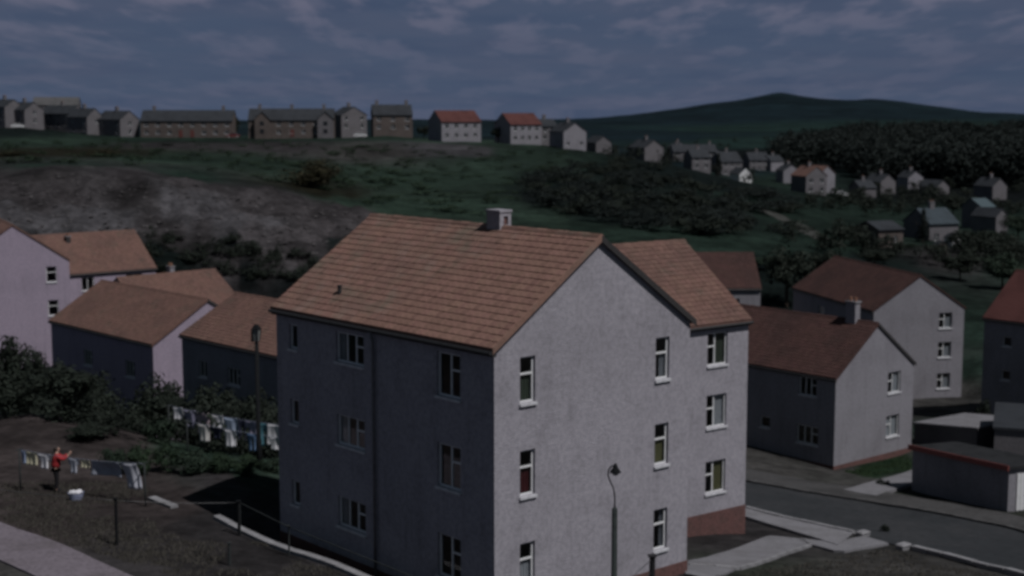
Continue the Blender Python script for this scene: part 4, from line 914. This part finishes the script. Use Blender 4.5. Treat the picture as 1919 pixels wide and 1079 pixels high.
# ------------------------------------------------------------------ washing lines
def garment(name, label, top, along, w, h, mt, kind='sheet', sway=.06, seed=0, group=None, cat='laundry', skew=0.0):
    r = random.Random(seed); nx, nz = 10, 9; mb = MB(); vid = {}
    def inside(u, v):
        if kind == 'sheet': return True
        if kind == 'shirt': return v < .42 or .2 < u < .8 if v > .02 else abs(u - .5) > .1
        if kind == 'trousers': return v < .3 or abs(u - .5) > .07
        return True
    ph = r.uniform(0, 6)
    def vert(i, j):
        if (i, j) not in vid:
            u, v = i / nx, j / nz
            vid[i, j] = len(mb.v); bul = sway * math.sin(v * 2.2) * (1 + .5 * math.sin(u * 5 + ph)) + .035 * v * math.sin(u * 14 + ph)
            mb.v.append(((u - .5) * w * (1 - .06 * v * math.sin(ph)) + skew * v, bul, -v * h * (1 - .05 * math.sin(u * 3.1)) - .025 * math.sin(u * math.pi)))
        return vid[i, j]
    for i in range(nx):
        for j in range(nz):
            if inside((i + .5) / nx, (j + .5) / nz): mb.f.append((vert(i, j), vert(i, j + 1), vert(i + 1, j + 1), vert(i + 1, j))); mb.mi.append(0)
    o = mb.build(name, mt, None, True); o.location = top; o.rotation_euler = (0, 0, along)
    md = o.modifiers.new('thickness', 'SOLIDIFY'); md.thickness = .012
    return tag(o, label, cat, group)
def pole_mesh(mb, p, h, r_=.035):
    mb.tube([(p[0], p[1], p[2] - .3), (p[0], p[1], p[2] + h)], [r_, r_ * .85], 8)
def washing_line(label, A, B, h, sag, cat='clothes line'):
    """two poles and a rope; returns a function giving rope points"""
    root = empty('clothes_line', tuple(A), 0, label, cat); A0 = Vector(A)
    for P in (A, B):
        mb = MB(); pole_mesh(mb, Vector(P) - A0, h); 
        d_ = (Vector(B) - Vector(A)).normalized(); q = Vector((-d_.y, d_.x, 0)); c = Vector(P) - A0 + Vector((0, 0, h - .02))
        mb.tube([c - q * .22, c + q * .22], .02, 6); mb.build('pole', POSTM, root, True)
    f_ = lambda t: Vector(A) * (1 - t) + Vector(B) * t + Vector((0, 0, h - .02 - sag * 4 * t * (1 - t)))
    mb = MB(); mb.tube([f_(k / 16) - A0 for k in range(17)], .009, 5); mb.build('rope', C_GREY, root, True)
    return f_
def hang(fn, A, B, x0, x1, h, mt, kind, label, seed, sway=.05, name='garment', skew=0.0):
    d_ = Vector(B) - Vector(A); L = Vector((d_.x, d_.y, 0)).length
    def px(t): p = fn(t); return CX + F_PX * p.x / (p.y * CP - p.z * SP)
    def solve(x):
        lo, hi = -.05, 1.05
        for _ in range(40):
            mid = (lo + hi) / 2
            if px(mid) < x: lo = mid
            else: hi = mid
        return (lo + hi) / 2
    t0, t1 = solve(x0), solve(x1); t = (t0 + t1) / 2
    return garment(name, label, fn(t) + Vector((0, 0, -.004)), math.atan2(d_.y, d_.x), max((t1 - t0) * L, .1), h, mt, kind, sway, seed, None, 'laundry', skew)
A1 = hit(39, 920); B1 = hit(273, 949)
f1 = washing_line('near clothes line with thin poles on the bare earth slope', A1, B1, 1.55, .10)
hang(f1, A1, B1, 38, 48, .50, cloth('sky_blue_cotton', (.42, .50, .70)), 'sheet', 'narrow pale blue cloth at the left end of the near clothes line', 1)
hang(f1, A1, B1, 48, 68, .50, C_CREAM, 'sheet', 'cream towel hanging second from left on the near clothes line', 2)
hang(f1, A1, B1, 69, 94, .55, C_WHITE, 'shirt', 'white shirt hanging just left of the red topped person', 3)
hang(f1, A1, B1, 126, 147, .55, cloth('blue_white_cotton', (.50, .52, .60)), 'shirt', 'grey blue top hanging just right of the red topped person', 4)
hang(f1, A1, B1, 151, 166, .30, C_CREAM, 'sheet', 'small off white cloth in the middle of the near clothes line', 5)
hang(f1, A1, B1, 170, 222, .55, cloth('mid_grey_cotton', (.36, .38, .45)), 'sheet', 'wide grey sheet billowing on the near clothes line', 6, .16, 'sheet')
hang(f1, A1, B1, 224, 254, .95, cloth('pale_grey_cotton', (.52, .53, .60)), 'sheet', 'long pale grey sheet at the right end of the near clothes line', 7, .14, 'sheet', .16)
A2 = hit(322, 862); B2 = hit(545, 872)
A2 = Vector(at(318, 840, 61.0)); A2.z = gz(A2.x, A2.y); B2 = Vector(at(548, 840, 59.0)); B2.z = gz(B2.x, B2.y)
hA = at(318, 764, 61)[2] - A2.z; hB = at(548, 792, 59)[2] - B2.z
f2 = washing_line('far clothes line crowded with washing behind the green hedge', A2, B2, (hA + hB) / 2, .08)
PALEB = cloth('pale_blue_cotton', (.44, .52, .68)); LAV = cloth('lavender_cotton', (.40, .38, .52)); OFFW = cloth('off_white_cotton', (.70, .67, .66))
for q_ in ((324, 341, .55, C_WHITE, 'sheet', 'small white cloth at the left end of the far clothes line'), (343, 366, .80, LAV, 'sheet', 'lavender grey sheet second from left on the far clothes line'),
           (367, 391, .95, C_PINK, 'sheet', 'long pinkish white towel on the far clothes line'), (393, 417, .72, C_WHITE, 'sheet', 'bright white sheet in the middle of the far clothes line'),
           (418, 444, 1.0, PALEB, 'sheet', 'pale blue sheet right of the bright white sheet on the far line'), (446, 458, 1.0, C_NAVY, 'trousers', 'dark navy trousers on the far clothes line'),
           (459, 483, .70, LAV, 'shirt', 'lavender top left of the street lamp on the far clothes line'), (487, 500, 1.05, C_TEAL, 'trousers', 'narrow teal garment right of the street lamp on the far line'),
           (500, 527, .95, C_WHITE, 'sheet', 'bright off white towel at the right end of the far clothes line')):
    hang(f2, A2, B2, q_[0], q_[1], q_[2], q_[3], q_[4], q_[5], int(q_[0]), .08)
A3 = Vector(at(352, 860, 59.2)); A3.z = gz(A3.x, A3.y); B3 = Vector(at(552, 880, 57.6)); B3.z = gz(B3.x, B3.y)
hA = at(352, 792, 59.2)[2] - A3.z; hB = at(552, 818, 57.6)[2] - B3.z
f3 = washing_line('lower clothes line half hidden by the hedge, just in front of the far one', A3, B3, max((hA + hB) / 2, .9), .06)
for q_ in ((370, 391, .75, OFFW, 'sheet', 'off white cloth at the left of the lower clothes line'), (394, 416, .50, C_NAVY, 'shirt', 'navy top on the lower clothes line below the white sheet'), (420, 440, .75, C_WHITE, 'sheet', 'white cloth on the lower clothes line below the pale blue sheet'),
           (462, 483, .75, C_BLUE, 'trousers', 'blue trousers on the lower clothes line left of the street lamp'), (503, 524, .55, C_WHITE, 'shirt', 'white shirt at the right end of the lower clothes line')):
    hang(f3, A3, B3, q_[0], q_[1], q_[2], q_[3], q_[4], q_[5], int(q_[0]) + 5, .07)
# basket of washing
bp = hit(143, 937); bk = empty('laundry_basket', tuple(bp), .4, 'pale blue laundry basket heaped with white washing on the bare earth', 'basket')
mb = MB(); n = 16
for (z0, r0, z1, r1) in ((0, .20, .25, .27), (.25, .27, .27, .285)):
    for k in range(n):
        a, b = 2 * math.pi * k / n, 2 * math.pi * (k + 1) / n
        mb.face([(math.cos(a) * r0, math.sin(a) * r0 * .75, z0), (math.cos(b) * r0, math.sin(b) * r0 * .75, z0), (math.cos(b) * r1, math.sin(b) * r1 * .75, z1), (math.cos(a) * r1, math.sin(a) * r1 * .75, z1)])
mb.face([(math.cos(2 * math.pi * k / n) * .2, math.sin(2 * math.pi * k / n) * .15, .003) for k in range(n)][::-1])
mb.build('tub', cloth('blue_plastic', (.33, .36, .52)), bk)
r_ = random.Random(3)
for k in range(3):
    mb = MB(); cx0, cy0 = (-.12, .02, .11)[k], (.03, -.05, .04)[k]
    for i in range(6):
        for j in range(12):
            def pt(i, j): th = math.pi * i / 6; ph = 2 * math.pi * j / 12; rr = 1 + .18 * math.sin(3 * ph + k) * math.sin(2 * th + k); return (cx0 + .13 * rr * math.sin(th) * math.cos(ph), cy0 + .10 * rr * math.sin(th) * math.sin(ph), .27 + .09 * rr * math.cos(th))
            mb.face([pt(i, j), pt(i + 1, j), pt(i + 1, j + 1), pt(i, j + 1)])
    o = mb.build('washing', C_WHITE, None, True); o.location = bp; o.rotation_euler = (0, 0, .4); tag(o, ('crumpled white cloth at the left in the laundry basket', 'crumpled white cloth at the front of the laundry basket', 'crumpled white cloth at the right in the laundry basket')[k], 'laundry')

# ------------------------------------------------------------------ the person hanging out washing
def skin_chain(name, verts, edges, rad, mt, parent, root=0, sub=2):
    me = bpy.data.meshes.new(name); me.from_pydata(verts, edges, []); me.materials.append(mt); o = link(name, me, parent)
    sk = o.modifiers.new('skin', 'SKIN'); sk.use_smooth_shade = True
    for k, v in enumerate(me.skin_vertices[0].data): v.radius = rad[k] if isinstance(rad[k], tuple) else (rad[k], rad[k])
    me.skin_vertices[0].data[root].use_root = True
    ss = o.modifiers.new('sub', 'SUBSURF'); ss.levels = ss.render_levels = sub
    return o
pp = hit(106, 921); per = empty('person', tuple(pp), math.radians(18), 'person in red jumper and dark trousers reaching up to the clothes line', 'person')
V, E_, R_ = [], [], []
def J(p, r, par=None):
    V.append(p); R_.append(r)
    if par is not None: E_.append((par, len(V) - 1))
    return len(V) - 1
pel = J((0, 0, .92), (.075, .085)); sp = J((.02, 0, 1.10), (.10, .13), pel); ch = J((.04, 0, 1.28), (.105, .15), sp); nk = J((.06, 0, 1.43), .05, ch)
hd = J((.085, 0, 1.53), (.085, .07), nk); ht = J((.08, 0, 1.62), (.07, .062), hd); nose = J((.175, 0, 1.535), .014, hd)
for s_ in (-1, 1):
    hp = J((0, s_ * .09, .80), .06, pel); kn = J((.03, s_ * .095, .47), .056, hp); an = J((-.01, s_ * .095, .09), .038, kn); to = J((.14, s_ * .105, .035), .034, an)
    sh = J((.04, s_ * .17, 1.34), .055, ch); el = J((.25, s_ * .20, 1.20), .038, sh); wr = J((.44, s_ * .13, 1.31), .026, el); pm = J((.50, s_ * .11, 1.37), (.028, .018), wr)
    for k, (dy, l) in enumerate(((-.03, .055), (-.012, .07), (.008, .075), (.026, .066), (.045, .05))):
        a_ = J((.52 + (.0 if k < 4 else -.02), s_ * .11 + dy, 1.395), .0085, pm); J((.52 + l * .75, s_ * .11 + dy * 1.1, 1.395 + l * .55), .007, a_)
skin_chain('body', V, E_, R_, SKIN, per)
V, E_, R_ = [], [], []
pel = J((0, 0, .84), (.19, .205)); sp = J((.02, 0, 1.10), (.145, .175), pel); ch = J((.04, 0, 1.28), (.14, .175), sp); nk = J((.055, 0, 1.40), .065, ch)
for s_ in (-1, 1):
    sh = J((.04, s_ * .17, 1.34), .08, ch); el = J((.25, s_ * .20, 1.20), .066, sh); wr = J((.43, s_ * .135, 1.30), .05, el)
skin_chain('jumper', V, E_, R_, C_RED, per)
V, E_, R_ = [], [], []
pel = J((0, 0, .97), (.175, .195))
for s_ in (-1, 1):
    hp = J((0, s_ * .09, .80), .11, pel); kn = J((.03, s_ * .095, .47), .08, hp); an = J((-.01, s_ * .095, .10), .058, kn)
skin_chain('trousers', V, E_, R_, C_BLACK, per)
for s_ in (-1, 1):
    V, E_, R_ = [], [], []
    a_ = J((-.05, s_ * .098, .055), (.065, .06)); b_ = J((.06, s_ * .10, .055), (.06, .06), a_); J((.18, s_ * .108, .045), (.05, .056), b_)
    skin_chain('shoe', V, E_, R_, C_BLACK, per, 0, 1)
V, E_, R_ = [], [], []
a_ = J((.055, 0, 1.625), (.10, .10)); b_ = J((.03, 0, 1.54), (.10, .10), a_); J((.0, 0, 1.45), (.07, .075), b_)
skin_chain('hair', V, E_, R_, HAIR, per, 0, 1)
for s_ in (-1, 1):
    mb = MB(); mb.tube([(.165, s_ * .03, 1.555), (.172, s_ * .03, 1.555)], .009, 6); mb.build('eye', C_BLACK, per)
mb = MB(); mb.box(.158, .17, -.025, .025, 1.488, 1.496); mb.build('mouth', C_RED, per)

# ------------------------------------------------------------------ fences, posts and lamps
def wire_fence(name, label, feet, heights, wires, r_=.035, mt=POSTM, wr=.010, sag=.05, cat='fence'):
    A0 = Vector(feet[0]); root = empty(name, tuple(A0), 0, label, cat)
    for p, h in zip(feet, heights):
        mb = MB(); q = Vector(p) - A0; mb.tube([q + Vector((0, 0, -.3)), q + Vector((.01, .0, h))], [r_, r_ * .9], 8); mb.box(q.x - r_ * 1.3, q.x + r_ * 1.3, q.y - r_ * 1.3, q.y + r_ * 1.3, q.z + h + .002, q.z + h + .03); mb.build('post', mt, root, False)
    for fz in wires:
        for (p, h), (q, g) in zip(list(zip(feet, heights))[:-1], list(zip(feet, heights))[1:]):
            a = Vector(p) - A0 + Vector((0, 0, h * fz)); b = Vector(q) - A0 + Vector((0, 0, g * fz)); pts = [a.lerp(b, k / 8) + Vector((0, 0, -sag * 4 * (k / 8) * (1 - k / 8))) for k in range(9)]
            mb = MB(); mb.tube(pts, wr, 5); mb.build('wire', GALV if wr < .015 else mt, root, True)
    return root
fp = [hit(-60, 985), hit(219, 1022), hit(448, 1004)]
wire_fence('wire_fence', 'slack wire fence with dark posts across the bare earth slope', fp, [1.4, 1.5, 1.15], (.97,), .052, IRON)
e0, e1 = on_main(8.2, 1.45), on_main(1.5, 1.45)
wire_fence('rail_fence', 'thin rail dropping along the pale coping below the dark facade', [hit(450, 1001), Vector((*e0, gz(*e0))), Vector((*e1, gz(*e1)))], [1.1, .95, .95], (.97,), .03, POSTM, .018, 0)
pz = hit(431, 1079 + 60); pz = Vector((at(431, 1079, 42.4)[0], 42.4, 0)); pz.z = gz(pz.x, pz.y)
mb = MB(); mb.tube([(0, 0, -.4), (0, 0, at(431, 1018, 42.4)[2] - pz.z)], [.05, .045], 8); mb.box(-.055, .055, -.055, .055, at(431, 1018, 42.4)[2] - pz.z + .002, at(431, 1018, 42.4)[2] - pz.z + .03)
o = mb.build('fence_post', POSTM); o.location = pz; tag(o, 'single dark post at the bottom edge below the wire fence', 'post')
# street lamp in front of the gable
def lamp_mesh_parts(root, h, r0, r1, hcol):
    mb = MB(); mb.tube([(0, 0, -.3), (0, 0, .9), (0, 0, .93), (0, 0, hcol - .05), (0, 0, hcol)], [r0 * 1.5, r0 * 1.5, r0 * 1.05, r0 * .92, r1], 12); mb.build('column', mat('green_grey_steel', (.042, .05, .05), .85, [(8, 3, .7, .4, .7, 1)], spec=.12), root, True)
lx = Vector((at(1152, 950, 36.0)[0], 36.0, 0)); lx.z = gz(lx.x, lx.y)
lamp = empty('street_lamp', tuple(lx), 0, 'slender street lamp with swan neck bracket in front of the white gable', 'street lamp')
zc = at(1152, 950, 36)[2] - lx.z; lamp_mesh_parts(lamp, 5, .078, .03, zc)
pxm = 36 / F_PX
def lp(px, py): return ((px - 1152) * pxm, 0, at(1152, py, 36)[2] - lx.z)
mb = MB(); mb.tube([lp(1152, 951), lp(1152, 930), lp(1149, 914), lp(1143, 902), lp(1139, 892), lp(1139, 882), lp(1143, 875), lp(1149, 872), lp(1152.5, 874)], .018, 8); mb.build('bracket', IRON, lamp, True)
zt = lp(1152, 873)[2]
mb = MB(); mb.tube([(0.01, 0, zt + .07), (0.01, 0, zt + .02), (.01, 0, zt - .05), (.01, 0, zt - .15), (.01, 0, zt - .165)], [.02, .05, .07, .145, .15], 14); mb.build('hood', IRON, lamp, True)
mb = MB(); mb.tube([(0.01, 0, zt - .167), (.01, 0, zt - .21), (.01, 0, zt - .245)], [.085, .08, .04], 12); mb.build('bulb_glass', SHADEG, lamp, True)
# street lamp on the left terrace
l2 = Vector((at(486, 880, 56.0)[0], 56.0, 0)); l2.z = gz(l2.x, l2.y); h2 = at(486, 640, 56)[2] - l2.z
lamp2 = empty('street_lamp', tuple(l2), math.radians(-20), 'dark street lamp with box lantern in front of the dark fronted houses', 'street lamp')
mb = MB(); mb.tube([(0, 0, -.4), (0, 0, 1.1), (0, 0, 1.15), (0, 0, h2)], [.115, .115, .09, .075], 12); mb.build('column', IRON, lamp2, True)
mb = MB(); w0, w1 = .08, .125
mb.hexa([(-w0, -w0, h2 + .02), (w0, -w0, h2 + .02), (w0, w0, h2 + .02), (-w0, w0, h2 + .02), (-w1, -w1, h2 + .5), (w1, -w1, h2 + .5), (w1, w1, h2 + .5), (-w1, w1, h2 + .5)]); mb.build('lantern', SHADEG, lamp2)
mb = MB(); w2_ = .155; mb.hexa([(-w2_, -w2_, h2 + .502), (w2_, -w2_, h2 + .502), (w2_, w2_, h2 + .502), (-w2_, w2_, h2 + .502), (-.05, -.05, h2 + .68), (.05, -.05, h2 + .68), (.05, .05, h2 + .68), (-.05, .05, h2 + .68)]); mb.build('lantern_cap', IRON, lamp2)
mb = MB()
for sx, sy in ((-1, -1), (1, -1), (1, 1), (-1, 1)): mb.tube([(sx * w0 * 1.05, sy * w0 * 1.05, h2 + .01), (sx * w1 * 1.04, sy * w1 * 1.04, h2 + .502)], .018, 5)
mb.box(-.16, -.13, -.14, .14, h2 + .0, h2 + .48); mb.build('lantern_frame', IRON, lamp2)
# dark gate post by the gable with its wires
g_ = Vector((at(1222, 1040, 41.3)[0], 41.3, 0)); g_.z = gz(g_.x, g_.y); hg = at(1222, 1042, 41.3)[2] - g_.z
g2 = Vector((at(1150, 1070, 38.6)[0], 38.6, 0)); g2.z = gz(g2.x, g2.y)
wf = wire_fence('gate_fence', 'stout black gate post with thin wires at the foot of the white gable', [g_, g2], [hg, hg * .92], (.93, .6), .095, mat('black_post', (.02, .019, .022), .6, spec=.3), .012, .03)
# low white gate piers at the path mouth
for px, py, lab in ((1617, 1006, 'low white gate pier on the left of the path mouth by the road'), (1693, 1030, 'low white gate pier on the right of the path mouth by the road')):
    p = hit(px, py); root = empty('gate_pier', tuple(p), math.radians(35), lab, 'gate pier')
    mb = MB(); mb.box(-.24, .24, -.17, .17, -.3, .20); mb.build('block', KERB, root)
    mb = MB(); mb.hexa([(-.27, -.20, .203), (.27, -.20, .203), (.27, .20, .203), (-.27, .20, .203), (-.22, -.15, .26), (.22, -.15, .26), (.22, .15, .26), (-.22, .15, .26)]); mb.build('cap', KERB, root)
# ------------------------------------------------------------------ cars far off
TYRE = mat('tyre', (.02, .02, .02), .8); CARG = mat('car_glass', (.03, .035, .04), .1, spec=.5)
def car(label, px, py, d, rz, paint):
    P = at(px, py, d); z = gz(P[0], P[1]); root = empty('parked_car', (P[0], P[1], z + .1), rz, label, 'car')
    prof = [(-1.95, .35), (-1.98, .75), (-1.6, .88), (-1.15, .92), (-.65, 1.38), (.45, 1.42), (1.05, .95), (1.7, .86), (1.95, .68), (1.95, .35)]
    mb = MB()
    for (a, b) in zip(prof, prof[1:] + prof[:1]): mb.face([(a[0], -.75, a[1]), (b[0], -.75, b[1]), (b[0], .75, b[1]), (a[0], .75, a[1])])
    mb.face([(x, -.75, z_) for x, z_ in prof]); mb.face([(x, .75, z_) for x, z_ in prof[::-1]])
    o = mb.build('body', mat(label[:12].replace(' ', '_') + '_paint', paint, .35, spec=.5), root)
    bm = bmesh.new(); bm.from_mesh(o.data); bmesh.ops.recalc_face_normals(bm, faces=bm.faces); bm.to_mesh(o.data); bm.free()
    for sy in (-1, 1):
        mb = MB(); y = sy * .755; mb.face([(-1.0, y, .96), (.88, y, .98), (.4, y, 1.34), (-.6, y, 1.31)][::sy]); mb.build('window', CARG, root)
        for x in (-1.2, 1.2):
            mb = MB(); mb.tube([(x, sy * .62, .31), (x, sy * .78, .31)], .31, 12); w = mb.build('wheel', TYRE, root)
            mb = MB(); mb.tube([(x, sy * .781, .31), (x, sy * .80, .31)], .16, 10); mb.build('hub_cap', WHITE, w)
    mb = MB(); mb.face([(1.0, -.66, 1.0), (1.0, .66, 1.0), (.5, .62, 1.385), (.5, -.62, 1.385)]); mb.build('windscreen', CARG, root)
car('white car parked beside the tall valley house with orange roof', 1577, 350, 398, .3, (.75, .75, .78))
car('red car parked between the two brown skyline terraces', 437, 253, 431, .1, (.15, .03, .03))
car('white car parked before the second house from the left on the skyline', 33, 239, 436, .4, (.7, .7, .72))
car('white car beside the brown skyline house near the red roofed pair', 675, 244, 428, .2, (.7, .7, .72))

# small pale sheds under the trees on the right
def small_shed(label, px, py, d, rz, w, l, h, wall):
    P = at(px, py, d); z = gz(P[0], P[1]); root = empty('garden_shed', (P[0], P[1], z), rz, label, 'shed')
    mb = MB(); mb.box(0, w, 0, l, -.4, h); mb.face([(0, 0, h), (w, 0, h), (w / 2, 0, h + .5)]); mb.face([(0, l, h), (w / 2, l, h + .5), (w, l, h)]); mb.build('wall', wall, root)
    mb = MB()
    for a, b in ((-.15, w / 2), (w + .15, w / 2)):
        c = [(a, -.1, h - .12), (b, -.1, h + .52), (b, l + .1, h + .52), (a, l + .1, h - .12)]; mb.hexa([*c, *[(p[0], p[1], p[2] + .06) for p in c]])
    mb.build('roof', SLATE, root)
    mb = MB(); mb.box(w * .3, w * .65, -.03, -.004, 0, 1.7); mb.build('door', DARKW, root)
small_shed('little white shed under the trees below the blue slate roof', 1783, 473, 222, .25, 1.5, 2.2, 1.5, WHITE)
small_shed('little cream shed just left of the white shed under the trees', 1759, 482, 212, .2, 1.3, 1.8, 1.1, mat('cream_boards', (.42, .36, .30), .8, [(4, 3, .75, .4, .7, 1)]))
